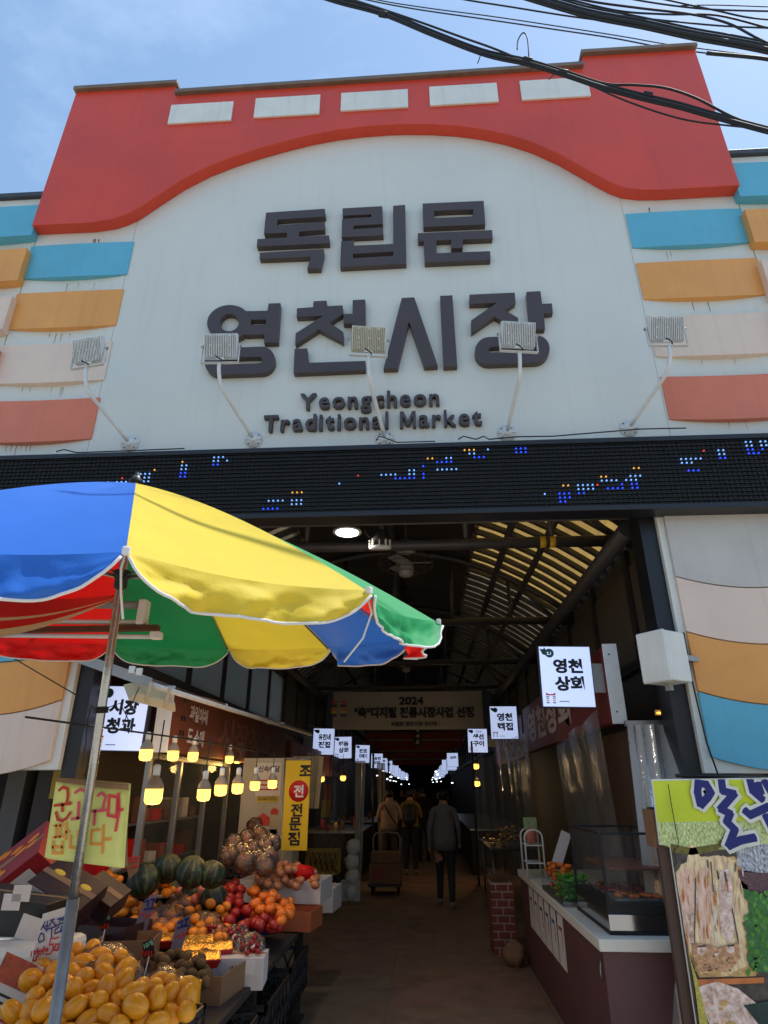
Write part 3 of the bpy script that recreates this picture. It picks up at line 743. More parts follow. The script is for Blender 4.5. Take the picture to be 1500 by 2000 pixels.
for i in range(88):
    y0 = .45 + i * .34
    m = 'sheet_yellow' if y0 < 5.0 else 'sheet_shaded'
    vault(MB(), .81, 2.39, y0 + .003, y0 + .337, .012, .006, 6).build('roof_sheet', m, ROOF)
    vault(MB(), -3.19, -1.73, y0 + .003, y0 + .337, .012, .006, 6).build('roof_sheet', 'sheet_shaded', ROOF)
    for x0, x1 in ((.80, 2.42), (-3.2, -1.72)):
        vault(MB(), x0, x1, y0 - .038, y0 + .038, -.07, .075, 6).build('rafter', 'truss_paint', ROOF)
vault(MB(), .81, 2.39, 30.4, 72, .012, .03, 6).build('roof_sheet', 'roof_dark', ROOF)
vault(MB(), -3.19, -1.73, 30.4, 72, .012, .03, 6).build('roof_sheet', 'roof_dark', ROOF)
for x, z, r in ((1.92, 3.88, .085), (1.22, 4.85, .05), (1.62, 4.6, .045), (-2.7, 3.95, .085), (-2.1, 4.75, .05), (-.4, 5.2, .05)):
    MB().tube([(x, .45, z), (x, 72, z)], r, 10).build('purlin', 'truss_paint', ROOF)
for i in range(9):
    y = 1.25 + i * 3.4
    tt = MB().tube([(-3.15, y, 4.07), (2.35, y, 4.07)], .06, 12).build('tie_tube', 'truss_paint', ROOF)
    MB().tube([(x, y, vz(x) - .14) for x in [-3.15 + k * 5.5 / 16 for k in range(17)]], .055, 10).build('arch_tube', 'truss_paint', ROOF)
    for x in (-2.1, -1.2, -.4, .5, 1.4):
        MB().tube([(x, y, 4.1), (x, y, vz(x) - .14)], .03, 8).build('web_post', 'truss_paint', ROOF)
    for x, x2 in ((1.4, 2.1), (-2.1, -2.9)):
        MB().tube([(x, y, vz(x) - .14), (x2, y, 4.07)], .03, 8).build('web_diagonal', 'truss_paint', ROOF)
    if i == 0:
        for x in (1.30, 1.40):
            for zz in (4.045, 4.10):
                pass
            MB().tube([(x - .03, y, 4.07), (x + .03, y, 4.07)], .0625, 14).build('label_band', 'label_yellow', tt)
# side walls
def side_wall(nm, x, s, lb):
    t = thing(nm, lb, 'wall', (x, 30, 0), 'arcade side walls')
    for z0, z1 in (((0, 4.42),) if s > 0 else ((0, 2.96), (4.02, 4.42))): MB().box(min(x, x + s*.15), max(x, x + s*.15), .3, 72, z0, z1).build('wall_core', 'dark_wall', t)
    if s < 0: MB().box(x - .15, x, 9.5, 72, 2.961, 4.019).build('wall_core', 'dark_wall', t)
    for i in range(22):
        y0 = .5 + i * 1.55
        MB().box(min(x, x - s*.03), max(x, x - s*.03), y0, y0 + 1.40, 3.0, 4.0).build('clerestory_panel', 'panel_dark' if s > 0 or y0 > 9 else 'ribbed_glazing', t, .004)
        MB().box(min(x, x - s*.06), max(x, x - s*.06), y0 + 1.41, y0 + 1.54, 2.85, 4.2).build('mullion', 'dark_steel', t)
    MB().box(min(x, x - s*.08), max(x, x - s*.08), .5, 72, 2.88, 2.98).build('transom', 'dark_steel', t)
    return t
side_wall('arcade_wall', 2.4, 1, 'right side wall of the arcade with dull grey upper panels')
side_wall('arcade_wall', -3.2, -1, 'left side wall of the arcade with pale ribbed upper panels')
tag(MB().box(-3.3, 2.5, 72, 72.2, 0, 5.4).build('end_wall', 'dark_wall'), 'dark wall closing the far end of the market aisle', 'wall')
# dark front corner post between screen and right pier
MB().box(1.88, 2.01, .05, .3, 0, 3.9).build('corner_post', 'black_metal', FAC)
MB().box(-2.78, -2.66, .05, .3, 0, 3.9).build('corner_post', 'black_metal', FAC)

# ceiling fittings
mat('lamp_glow', (255, 255, 250), .3, emit=7, ecol=(255, 252, 244))
hb = thing('high_bay_lamp', 'lit round white ceiling lamp hanging just inside under the screen', 'lamp', (-.712, .8, 4.05))
MB().lathe([(.145, 0), (.15, .012), (.12, .05), (.07, .10), (.05, .17)], 24, Matrix.Translation((-.712, .8, 4.05))).build('housing', 'dark_steel', hb)
MB().lathe([(.02, -.012), (.112, -.010), (.118, -.001)], 24, Matrix.Translation((-.712, .8, 4.05))).build('diffuser', 'lamp_glow', hb)
MB().lathe([(.145, -.006), (.145, -.0005), (.119, -.0005), (.119, -.006)], 24, Matrix.Translation((-.712, .8, 4.05))).build('bezel', 'white_enamel', hb)
MB().tube([(-.712, .8, 4.2), (-.712, .8, 5.0)], .008, 6).build('suspension', 'steel', hb)
MB().tube([(-.56, .78, 4.1), (-.5, .8, 4.0), (-.42, .86, 3.98)], .006, 6).build('cable', 'rubber', hb)
la = bpy.data.lights.new('lamp_light', 'AREA'); la.shape = 'DISK'; la.size = .22; la.energy = 3.6; la.color = (1, .95, .86)
lo = bpy.data.objects.new('lamp_light', la); col.objects.link(lo); lo.location = (-.712, .8, 4.02); adopt(lo, hb)
sp = thing('horn_speaker', 'round grey public address speaker beside the lit ceiling lamp', 'speaker', (-.385, .85, 3.86))
Ms = Matrix.Translation((-.385, .85, 3.88)) @ Matrix.Rotation(R(15), 4, 'X')
MB().lathe([(.10, 0), (.105, .02), (.09, .1), (.05, .13), (.03, .2)], 20, Ms).build('body', 'dark_steel', sp)
MB().lathe([(.104, -.004), (.111, .004), (.111, .03), (.104, .034)], 20, Ms).build('rim', 'white_enamel', sp)
for k in range(10):
    a = k * math.pi / 5
    MB().box(-.006, .006, .098, .112, .03, .09, Ms @ Matrix.Rotation(a, 4, 'Z')).build('vent_fin', 'plate_white', sp)
MB().tube([(-.385, .9, 4.05), (-.385, .9, 4.9)], .012, 6).build('stem', 'dark_steel', sp)
def orbit_fan(x, y, z, lb):
    t = thing('ceiling_fan', lb, 'fan', (x, y, z), 'caged fans under the roof')
    MB().lathe([(.05, 0), (.13, .03), (.15, .10), (.12, .16), (.04, .18)], 20, Matrix.Translation((x, y, z + .18))).build('canopy', 'plate_white', t)
    MB().lathe([(.03, -.02), (.085, .0), (.10, .06), (.10, .16), (.05, .2)], 18, Matrix.Translation((x, y, z - .12))).build('motor', 'panel_grey', t)
    for k in range(3):
        M = Matrix.Translation((x, y, z + .05)) @ Matrix.Rotation(k * 2.094, 4, 'Z') @ Matrix.Rotation(R(14), 4, 'X')
        MB().box(.06, .33, -.07, .07, -.004, .004, M).build('blade', 'panel_grey', t, .003)
    cg = MB()
    for rr, zz in ((.36, .05), (.34, .0), (.34, .10), (.24, -.05), (.24, .15), (.14, -.08)):
        cg.tube([(x + rr * math.cos(a), y + rr * math.sin(a), z + zz) for a in [i * math.pi / 12 for i in range(25)]], .004, 5)
    for k in range(16):
        a = k * math.pi / 8
        cg.tube([(x + rr * math.cos(a), y + rr * math.sin(a), z + zz) for rr, zz in ((.12, -.085), (.24, -.05), (.34, 0), (.36, .05), (.34, .10), (.24, .15), (.12, .17))], .0028, 4)
    cg.build('cage', 'truss_paint', t)
    MB().tube([(x, y, z + .3), (x, y, vz(x))], .02, 8).build('down_rod', 'dark_steel', t)
orbit_fan(-.17, 2.7, 4.32, 'caged ceiling fan nearest the entrance, behind the round speaker')
orbit_fan(-.35, 6.3, 4.3, 'second caged ceiling fan, straight above the grey banner')
orbit_fan(-.35, 9.8, 4.3, 'third caged ceiling fan, small and dim above the grey banner')
# coiled wires in the right roof corner
for i, lb in enumerate(('larger coil of black wire hanging at the right end of the screen underside', 'smaller coil of black wire hanging at the right end of the screen underside')):
    c = at(1225 + i * 14, 1018 - i * 4, Y=.5); b = MB()
    for q in range(3):
        b.tube([c + Vector((.09 * math.cos(a) * (1 + .12*q), .02 * q, .055 * math.sin(a) * (1 + .1*q) + .01 * q)) for a in [k * math.pi / 8 for k in range(17)]], .006, 5)
    tag(b.build('wire_coil', 'rubber'), lb, 'wire')

# ------------------------------------------------------------------ lightbox shop signs
mat('sign_face', (200, 214, 250), .4, emit=.36, ecol=(196, 212, 255))
mat('sign_case', (60, 60, 74), .5)
mat('emblem_green', (10, 72, 58), .5)
mat('logo_red', (226, 70, 66), .5); mat('logo_orange', (238, 150, 60), .5); mat('logo_yellow', (240, 200, 90), .5); mat('logo_dark', (70, 64, 84), .5)
SX = Vector((1, 0, 0)); SZ = Vector((0, 0, 1))
def lightbox(x0, y, z0, lines, lb, side, full=True, w_=.45, h_=.52, small=None, ang=None, nm=None):
    if ang is None: ang = 1.4 * math.sin(y * 3.7)
    t = thing('lightbox_sign', lb, 'sign', (x0 + w_/2, y, z0), 'lit shop name signs along the aisle')
    M = Matrix.Translation((x0 + w_/2, y, z0)) @ Matrix.Rotation(R(ang), 4, 'Y')
    P = lambda x, z, d=0: M @ Vector((x - w_/2, -d, z))
    MB().box(-w_/2, w_/2, 0, .07, 0, h_, M).build('case', 'sign_case', t, .003)
    MB().box(-w_/2 + .008, w_/2 - .008, -.006, -.0005, .008, h_ - .008, M).build('face', 'sign_face', t)
    if side > 0: MB().box(w_/2, w_/2 + .22, .02, .05, h_*.25, h_*.72, M).build('bracket', 'panel_grey', t)
    else: MB().box(-w_/2 - .2, -w_/2, .02, .05, h_*.25, h_*.72, M).build('bracket', 'panel_grey', t)
    r_ = M.to_3x3() @ SX; u_ = M.to_3x3() @ SZ
    n = len(lines)
    for i, s in enumerate(lines):
        hh = .125 if n == 2 else .11
        text(t, s, P(w_ * .54, h_ * (.665 - .285 * i), .0075), r_, u_, w=min(.255, .125 * len(s)), h=hh, bold=.048)
    if small: text(t, small, P(w_*.56, h_*.87, .0075), r_, u_, h=.045, bold=.02)
    if full:
        # comma-shaped emblem
        cx, cz = w_*.15, h_*.9; k = .075
        pts = [(cx - k*.75 + .0, cz + k*.35)] + [(cx + k*.35 + k*.52*math.cos(a), cz - .012 + k*.52*math.sin(a)) for a in [R(130 - q*20) for q in range(15)]] + [(cx - k*.45, cz - k*.3)]
        MB().prism([[(p[0], p[1]) for p in pts]], lambda u, v, d: P(u, v, .0065 + d), 0, .001).build('emblem', 'emblem_green', t)
        if nm:
            text(t, nm[0], P(cx - .012, cz + .022, .0075), r_, u_, h=.026, bold=.02, m='ink'); text(t, nm[1], P(cx + .022, cz - .014, .009), r_, u_, h=.026, bold=.03, m='sign_face')
        # gate logo
        lx, lz = w_*.17, h_*.13
        MB().prism([[(lx-.04, lz+.052), (lx-.04, lz+.032), (lx-.03, lz+.03), (lx+.03, lz+.03), (lx+.04, lz+.032), (lx+.04, lz+.052), (lx+.03, lz+.052), (lx+.028, lz+.044), (lx, lz+.04), (lx-.028, lz+.044), (lx-.03, lz+.052)]], lambda u, v, d: P(u, v, .0065 + d), 0, .001).build('logo_roof', 'logo_red', t)
        for q, m in enumerate(('logo_dark', 'logo_orange', 'logo_yellow', 'logo_dark')):
            for sx in (-1, 1):
                b = MB(); c = P(lx + sx*.027, lz + .018 - q*.016, .0075)
                b.box(-.012, .012, -.0005, .0005, -.0045, .0045, Matrix.Translation(c) @ M.to_3x3().to_4x4()); b.build('logo_stripe', m, t)
        for q in range(6):
            c = P(lx + .075 + q*.014, lz - .018, .0075); b = MB(); b.box(-.0055, .0055, -.0004, .0004, -.004, .004, Matrix.Translation(c)); b.build('caption_mark', 'logo_dark', t)
    return t
lightbox(1.015, .6, 2.325, ['영천', '상회'], 'large lit sign reading 영천상회 beside the white fascia end panel', 1, nm=('B', '2.1'))
lightbox(1.10, 5.9, 2.43, ['영천', '떡집'], 'lit sign reading 영천떡집, second along the right side', 1)
lightbox(1.01, 10.3, 2.44, ['생선', '구이'], 'lit sign reading 생선구이, third along the right side', 1, small='오모네')
lightbox(-2.73, .3, 1.975, ['시장', '청과'], 'lit sign reading 시장청과 behind the parasol pole', -1)
lightbox(-2.29, 8.7, 2.33, ['유진네', '전집'], 'lit sign reading 유진네전집, beside the left yellow banner', -1)
lightbox(-2.24, 11.7, 2.38, ['해동', '상회'], 'lit sign reading 해동상회, overlapped by the sign before it', -1)
lightbox(-2.12, 15.7, 2.42, ['원조', '꽈배기'], 'lit sign reading 꽈배기 partly behind a dark pole', -1)
lightbox(-2.0, 20.5, 2.40, ['승진', '잉어빵'], 'lit sign reading 잉어빵 on the left, beyond the dark pole', -1)
random.seed(21)
for i in range(11):
    y = 25 + i * 3.6
    lightbox(-2.02 + random.uniform(-.06, .06), y, 2.42 + random.uniform(-.04, .1), ['시장'] if i < 2 else [], 'small lit white shop sign far down the left side of the aisle', -1, False)
for i in range(14):
    y = 22 + i * 2.9
    lightbox(.98 + random.uniform(-.06, .1), y, 2.48 + random.uniform(-.05, .12), ['상회'] if i < 3 else [], 'small lit white shop sign far down the right side of the aisle', 1, False)
# strip lamps and small lights far inside
mat('tube_glow', (255, 255, 255), .3, emit=2.2, ecol=(235, 245, 255))
for i in range(26):
    x = random.choice((-1, 1)) * random.uniform(.85, 1.9) - .35; y = random.uniform(16, 60); z = random.uniform(1.95, 2.45)
    t = tag(MB().lathe([(.05, 0), (.055, .02), (.03, .05)], 8, Matrix.Translation((x, y, z))).build('stall_lamp', 'tube_glow'), 'tiny white stall lamp far down the market aisle', 'lamp', 'far stall lamps')

# ------------------------------------------------------------------ banners across the aisle
mat('banner_grey', (176, 170, 164), .75, var=.06, vs=2)
mat('banner_red', (150, 66, 50), .75, var=.1, vs=2)
mat('banner_navy', (60, 74, 96), .75, var=.1, vs=2)
def banner(nm, x0, x1, y, z0, z1, m, lb, sagx=.02):
    t = thing(nm, lb, 'banner', ((x0+x1)/2, y, z0)); n = 20; vs = []
    for i in range(n + 1):
        u = i / n; x = x0 + (x1 - x0) * u; dy = .02 * math.sin(u * 9); s_ = sagx * 4 * u * (1 - u)
        vs += [(x, y + dy, z1 - s_), (x, y + dy * 1.6, z0 - s_)]
    fs = [(2*i, 2*i+1, 2*i+3, 2*i+2) for i in range(n)]
    o = MB().add(vs, fs, True).build('cloth', m, t)
    for p in ((x0, z1), (x1, z1), (x0, z0), (x1, z0)):
        MB().tube([(p[0], y, p[1]), (p[0] + (.5 if p[0] > XC else -.5), y, p[1] + .1)], .004, 4).build('guy_rope', 'trim_white', t)
    return t
bn = banner('cloth_banner', -2.42, 1.74, 11.5, 3.06, 3.98, 'banner_grey', 'dim grey banner reading 2024 hung across the aisle')
text(bn, '2024', (-.28, 11.45, 3.73), SX, SZ, w=.62, h=.2, bold=.04)
text(bn, '"축"디지털 전통시장사업 선정', (-.22, 11.45, 3.45), SX, SZ, w=3.0, h=.27, bold=.045)
text(bn, '- 독립문 영천시장 상인회 -', (-.22, 11.45, 3.17), SX, SZ, w=1.3, h=.11, bold=.03)
for q, m in enumerate(('logo_red', 'logo_dark', 'logo_orange', 'logo_yellow', 'logo_dark')):
    for sx in (-1, 1): MB().box(-2.12 + sx*.12 - .07, -2.12 + sx*.12 + .07, 11.44, 11.445, 3.68 - q*.08, 3.73 - q*.08).build('logo_stripe', m, bn)
for x0, x1 in ((-2.41, -2.26), (1.5, 1.73)):
    MB().box(x0, x1, 11.445, 11.45, 3.05, 3.965).build('navy_corner', 'banner_navy', bn)
for i, (y, z0, z1, lb) in enumerate(((18, 2.95, 3.5, 'dim red banner hung across the aisle, first beyond the grey one'), (24, 2.9, 3.4, 'dim red banner hung across the aisle, second beyond the grey one'), (31, 2.85, 3.35, 'dim red banner hung across the aisle, third beyond the grey one'))):
    r_ = banner('cloth_banner', -2.0, 1.35, y, z0, z1, 'banner_red', lb)
    MB().box(-1.9, 1.25, y - .05, y - .045, z0 + .26, z0 + .30).build('stripe', 'banner_grey', r_)
vb = thing('hanging_banner', 'small black hanging flag with white writing below the grey banner', 'banner', (-.18, 13, 2.7))
MB().box(-.26, -.05, 13, 13.01, 2.74, 3.25).build('cloth', 'ink', vb)
for q, s in enumerate('어서오'): text(vb, s, (-.155, 12.99, 3.15 - q*.15), SX, SZ, h=.1, m='trim_white', bold=.03)
MB().tube([(-.155, 13, 3.25), (-.155, 13, 4.1)], .005, 5).build('cord', 'rubber', vb)
# ------------------------------------------------------------------ left: awnings and shop front
mat('awning_pink', (182, 142, 132), .75, var=.1, vs=3, translu=.25)
mat('awning_red', (214, 40, 30), .7, var=.08, vs=3, translu=.4)
mat('awning_cream', (216, 190, 140), .7, var=.08, vs=3, translu=.4)
mat('fascia_orange', (100, 46, 28), .6, var=.1, vs=2)
mat('fascia_text', (196, 180, 176), .6)
mat('beige_enamel', (196, 172, 130), .45, var=.12, vs=8)
mat('glass', (90, 98, 98), .05, alpha=.10, spec=.6)
AW = thing('awning', 'dusty pink shop awning with a white front bar over the fruit stall bulbs', 'awning', (-2.87, -.2, 2.7))
fa, fb = Vector((-2.05, -.2, 2.45)), Vector((-1.72, 5.13, 2.49)); ra, rb_ = Vector((-2.9, -.2, 2.73)), Vector((-2.9, 5.13, 2.8))
n = 14; vs = []
for j in range(n + 1):
    for i in range(n + 1):
        u, v = i / n, j / n
        p = (ra * (1-v) + rb_ * v) * (1-u) + (fa * (1-v) + fb * v) * u
        p = p - Vector((0, 0, .05 * math.sin(math.pi * u) + .012 * math.sin(v * 20) * u)); vs.append(p)
MB().add(vs, [(j*(n+1)+i, j*(n+1)+i+1, (j+1)*(n+1)+i+1, (j+1)*(n+1)+i) for j in range(n) for i in range(n)], True).build('cloth', 'awning_pink', AW)
MB().tube([fa + Vector((0, -.02, -.03)), fb + Vector((0, .02, -.03))], .022, 10).build('front_bar', 'white_enamel', AW)
MB().slab(ra + Vector((0, -.02, .02)), fa + Vector((0, -.02, .02)), fa + Vector((0, -.02, -.06)), ra + Vector((0, -.02, -.06)), .015).build('end_rail', 'panel_grey', AW)
MB().tube([ra, rb_], .03, 10).build('roller', 'panel_grey', AW)
for v in (.3, .7):
    a_ = ra.lerp(rb_, v); c_ = fa.lerp(fb, v); k_ = a_.lerp(c_, .5) + Vector((0, .5, -.1))
    MB().tube([a_, k_, c_], .014, 8).build('folding_arm', 'white_enamel', AW)
    MB().ball(k_, .022, nu=8, nv=6).build('elbow', 'white_enamel', AW)
RA = thing('awning', 'sagging red and cream awning cloth below the parasol at the left edge', 'awning', at(150, 1200, Y=-2.0))
P1, P2, P3, P4 = at(232, 1161, Y=-2.0), at(222, 1172, Y=-1.97), at(-70, 1256, Y=-2.45), at(-70, 1150, Y=-2.4)
for q, (v0, v1, m) in enumerate(((0, .55, 'awning_red'), (.55, .62, 'awning_cream'), (.62, .82, 'awning_red'), (.82, 1, 'awning_cream'))):
    vs = []; n = 12
    for i in range(n + 1):
        for v in (v0, (v0+v1)/2, v1):
            u = i / n; p = (P1 * (1-v) + P2 * v) * (1-u) + (P4 * (1-v) + P3 * v) * u
            vs.append(p + Vector((0, 0, -.035 * math.sin(math.pi * u))))
    MB().add(vs, [(3*i+k, 3*i+k+1, 3*i+k+4, 3*i+k+3) for i in range(n) for k in range(2)], True).build('cloth_stripe', m, RA)
rl = lambda x0, x1, y, Y, r_, m, nm, p: MB().tube([at(x0, y, Y=Y), at(x1, y + 4, Y=Y)], r_, 10).build(nm, m, p)
rl(-60, 272, 1178, -1.95, .02, 'panel_grey', 'roller', RA); rl(-60, 288, 1212, -1.95, .013, 'plate_white', 'rail', RA)
rl(-60, 315, 1240, -2.0, .0115, 'white_enamel', 'front_bar', RA)
q_ = at(300, 1228, Y=-1.95); MB().box(-2.6, at(312, 1225, Y=-1.95).x, -1.98, -1.94, q_.z - .012, q_.z + .014).build('timber', mat('timber', (96, 60, 36), .8, var=.3, vs=8), RA)
e_ = at(282, 1190, Y=-1.95); MB().box(e_.x - .02, e_.x + .02, -1.99, -1.92, e_.z - .085, e_.z + .045).build('end_cap', 'plate_white', RA, .008)
e_ = at(306, 1243, Y=-2.0); MB().box(e_.x - .026, e_.x + .026, -2.03, -1.98, e_.z - .014, e_.z + .02).build('end_bracket', 'plate_white', RA, .005)
for x_ in (-1.95, -2.55): MB().tube([(x_, -1.95, q_.z + .03), (-2.95 + (x_ + 2.55) * .1, -.02, 2.95)], .012, 8).build('support_arm', 'panel_grey', RA)
MB().tube([at(0, 1170 + 100, Y=-.15), at(150, 1358, Y=-.15)], .005, 5).build('stay_wire', 'rubber', RA)

FS = thing('fascia_sign', 'brown-orange fruit shop fascia board with white end under the pink awning', 'sign', (-2.15, 2.7, 1.98))
MB().box(-2.22, -2.1, .38, 5.1, 1.98, 2.49).build('board', 'fascia_orange', FS, .004)
MB().box(-2.225, -2.095, .36, .379, 1.97, 2.50).build('end_panel', 'white_enamel', FS, .003)
YY = Vector((0, 1, 0))
text(FS, '과일야채', (-2.096, 1.05, 2.33), YY, SZ, w=.5, h=.14, m='fascia_text', bold=.03)
text(FS, '도.소매', (-2.096, 1.03, 2.13), YY, SZ, w=.46, h=.15, m='fascia_text', bold=.03)
text(FS, '시장청과', (-2.096, 2.9, 2.23), YY, SZ, w=2.4, h=.34, m=mat('fascia_text_dim', (120, 74, 56), .6), bold=.03)
for q in range(4): MB().box(-2.097, -2.094, .6 + .07*(q % 2), .64 + .07*(q % 2), 2.12 + .12*(q//2), 2.16 + .12*(q//2)).build('emblem_dot', 'ink', FS)
MB().lathe([(.05, 0), (.05, .003)], 16, frame((-2.098, .66, 2.43), (0,1,0), (0,0,1))).build('emblem', 'ink', FS)
# flood lamp slung below the awning end
fl_ = thing('slung_floodlight', 'beige floodlight slung flat below the pink awning end', 'floodlight', at(290, 1360, Y=-.45))
pa, pb_ = at(248, 1347, Y=-.5), at(340, 1372, Y=-.2)
d_ = (pb_ - pa); M = frame((pa + pb_) / 2, d_, (0, .9, .35))
L_ = d_.length / 2
MB().hexa([M @ Vector(p) for p in ((-L_, -.1, -.02), (L_, -.1, -.02), (L_, .1, -.02), (-L_, .1, -.02), (-L_*.8, -.07, .03), (L_*.85, -.07, .03), (L_*.85, .07, .03), (-L_*.8, .07, .03))]).build('housing', 'beige_enamel', fl_, .008)
MB().box(-L_*.95, L_*.95, -.09, .09, -.026, -.0205, M).build('lens', 'lamp_lens', fl_)
for sx in (-.35, .45):
    p = M @ Vector((L_ * sx, -.1, .0)); MB().box(-.012, .012, -.004, .004, 0, .14, Matrix.Translation(p) @ Matrix.Rotation(R(8), 4, 'Y')).build('bracket', 'beige_enamel', fl_)
for x, y in ((258, 1308), (272, 1312)):
    p = at(x, y, Y=-.5); tag(MB().box(p.x - .02, p.x + .02, p.y - .015, p.y + .015, p.z - .025, p.z + .025).build('cable_connector', 'plate_white', None, .004), 'white cable connector hanging %s the beige slung floodlight' % ('left above' if x < 265 else 'directly above'), 'connector')

# ------------------------------------------------------------------ warm bulbs
mat('bulb_glow', (255, 196, 60), .3, emit=1.25, ecol=(255, 196, 92))
mat('bulb_cap', (150, 132, 108), .45, var=.1)
def bulb(px, py, w, lb, cap=True):
    Y = .098 * 1339 / w - 5; p = at(px, py, Y=Y); s = .86
    t = thing('light_bulb', lb, 'bulb', p, 'warm bulbs over the fruit stall')
    T = Matrix.Translation(p) @ Matrix.Diagonal((s, s, s, 1))
    MB().lathe([(.012, -.052), (.038, -.048), (.0485, -.03), (.0495, .01), (.049, .03)], 18, T).build('globe', 'bulb_glow', t)
    MB().lathe([(.0495, .0305), (.048, .05), (.036, .075), (.022, .09), (.02, .10)], 18, T).build('cap', 'bulb_cap', t)
    MB().lathe([(.021, .1005), (.021, .15), (.012, .16)], 12, T).build('socket', 'plate_white', t)
    ld = bpy.data.lights.new('bulb_light', 'POINT'); ld.energy = 1.35; ld.color = (1.0, .60, .20); ld.shadow_soft_size = .04
    lo = bpy.data.objects.new('bulb_light', ld); col.objects.link(lo); lo.location = p + Vector((0, 0, -.10)); adopt(lo, t)
    MB().tube([p + Vector((0, 0, .13)), p + Vector((0, .01, 2.02 - p.z if p.z < 1.95 else .28))], .0035, 5).build('cord', 'rubber', t)
    return p
order = ('nearest', 'second', 'third', 'fourth', 'fifth', 'sixth')
for i, (x, y, w_) in enumerate(((300, 1552, 40), (398, 1550, 30), (431, 1541, 28), (464, 1538, 26), (498, 1533, 23), (532, 1530, 21))):
    bulb(x, y, w_, '%s bulb from the street in the lower row of glowing bulbs' % order[i])
for i, (x, y, w_) in enumerate(((285, 1472, 30), (338, 1474, 26), (377, 1476, 24), (448, 1482, 19), (464, 1483, 17))):
    bulb(x, y, w_, '%s bulb from the street in the upper row at the fascia foot' % order[i])
tag(MB().tube([(-2.0, -1.8, 2.03), (-1.6, -.5, 2.01), (-1.55, 1.5, 2.02), (-1.6, 3.4, 2.04)], .006, 6).build('festoon_wire', 'rubber'), 'black festoon wire carrying the warm bulbs', 'wire')

# ------------------------------------------------------------------ glazed shop front behind the stall
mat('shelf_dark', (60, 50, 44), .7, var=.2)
GF = thing('glazed_partition', 'aluminium framed glass shop front behind the watermelons', 'partition', (-2.3, 1.5, 0))
for y in (-.02 + .55, 1.25, 2.05, 2.85):
    MB().box(-2.33, -2.28, y, y + .045, .6, 1.93).build('post', 'steel', GF, .003)
MB().box(-2.33, -2.28, .53, 2.9, 1.93, 1.98).build('top_rail', 'steel', GF, .003); MB().box(-2.33, -2.28, .53, 2.9, .55, .6).build('bottom_rail', 'steel', GF, .003)
for y in (.576, 1.296, 2.096): MB().box(-2.308, -2.302, y, y + .673, .6, 1.93).build('pane', 'glass', GF)
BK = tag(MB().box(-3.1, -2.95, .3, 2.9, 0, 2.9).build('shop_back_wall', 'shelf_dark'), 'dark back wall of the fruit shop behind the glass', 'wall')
SH = thing('shop_shelf', 'dim shelving with packets behind the glazed shop front', 'shelf', (-2.75, 1.6, 0))
random.seed(9)
for z in (.7, 1.05, 1.4):
    MB().box(-2.94, -2.55, .5, 2.85, z, z + .02).build('shelf_board', 'steel', SH)
    for i in range(9):
        y = .55 + i * .25; m = random.choice(['cloth_red', 'paper', 'kraft', 'banner_red', 'timber'])
        MB().box(-2.85, -2.6, y, y + random.uniform(.12, .2), z + .02, z + random.uniform(.1, .25)).build('packet', m, SH, .004)

# column with notices
CW = thing('shop_column', 'cream shop column pasted with notices beside the yellow banner', 'column', (-1.72, 2.7, 0))
MB().box(-2.06, -1.44, 2.62, 3.0, 0, 2.02).build('shaft', 'cream_wall', CW, .006)
CY = 2.616
def notice(x0, y0, x1, y1, m, nm='notice'):
    a, c = at(x0, y0, Y=CY), at(x1, y1, Y=CY)
    MB().box(a.x, c.x, CY - .004, CY, c.z, a.z).build(nm, m, CW); return (a + c) / 2, c.x - a.x, a.z - c.z
mat('notice_pale', (222, 210, 196), .8); mat('notice_red', (206, 70, 56), .7); mat('notice_yellow', (222, 190, 60), .7)
c, w_, h_ = notice(503, 1490, 547, 1556, 'notice_pale')
text(CW, '신속배달', (c.x, CY - .006, c.z + h_*.32), SX, SZ, w=w_*.86, h=h_*.2, bold=.03, m='logo_dark')
for q in range(3): 
    MB().box(c.x - w_*.42, c.x + w_*.4, CY - .0055, CY - .0045, c.z - h_*(.05 + .13*q), c.z - h_*(.005 + .13*q)).build('printed_line', 'ink_red', CW)
c, w_, h_ = notice(502, 1555, 543, 1566, 'notice_yellow'); text(CW, '005-800-767020', (c.x, CY - .006, c.z), SX, SZ, w=w_*.9, h=h_*.6, bold=.02)
for x, y, s in ((536, 1585, 8), (514, 1602, 14)):
    p = at(x, y, Y=CY); k = s * .0052
    MB().prism([[(p.x-k, p.z-k*.7), (p.x+k, p.z-k*.7), (p.x+k, p.z+k*.35), (p.x, p.z+k), (p.x-k, p.z+k*.35)]], lambda u, v, d: (u, CY - .0045 + d, v), 0, .004).build('house_sticker', 'notice_red', CW)
notice(518, 1619, 541, 1650, 'panel_grey'); notice(527, 1620, 540, 1634, 'notice_pale'); 

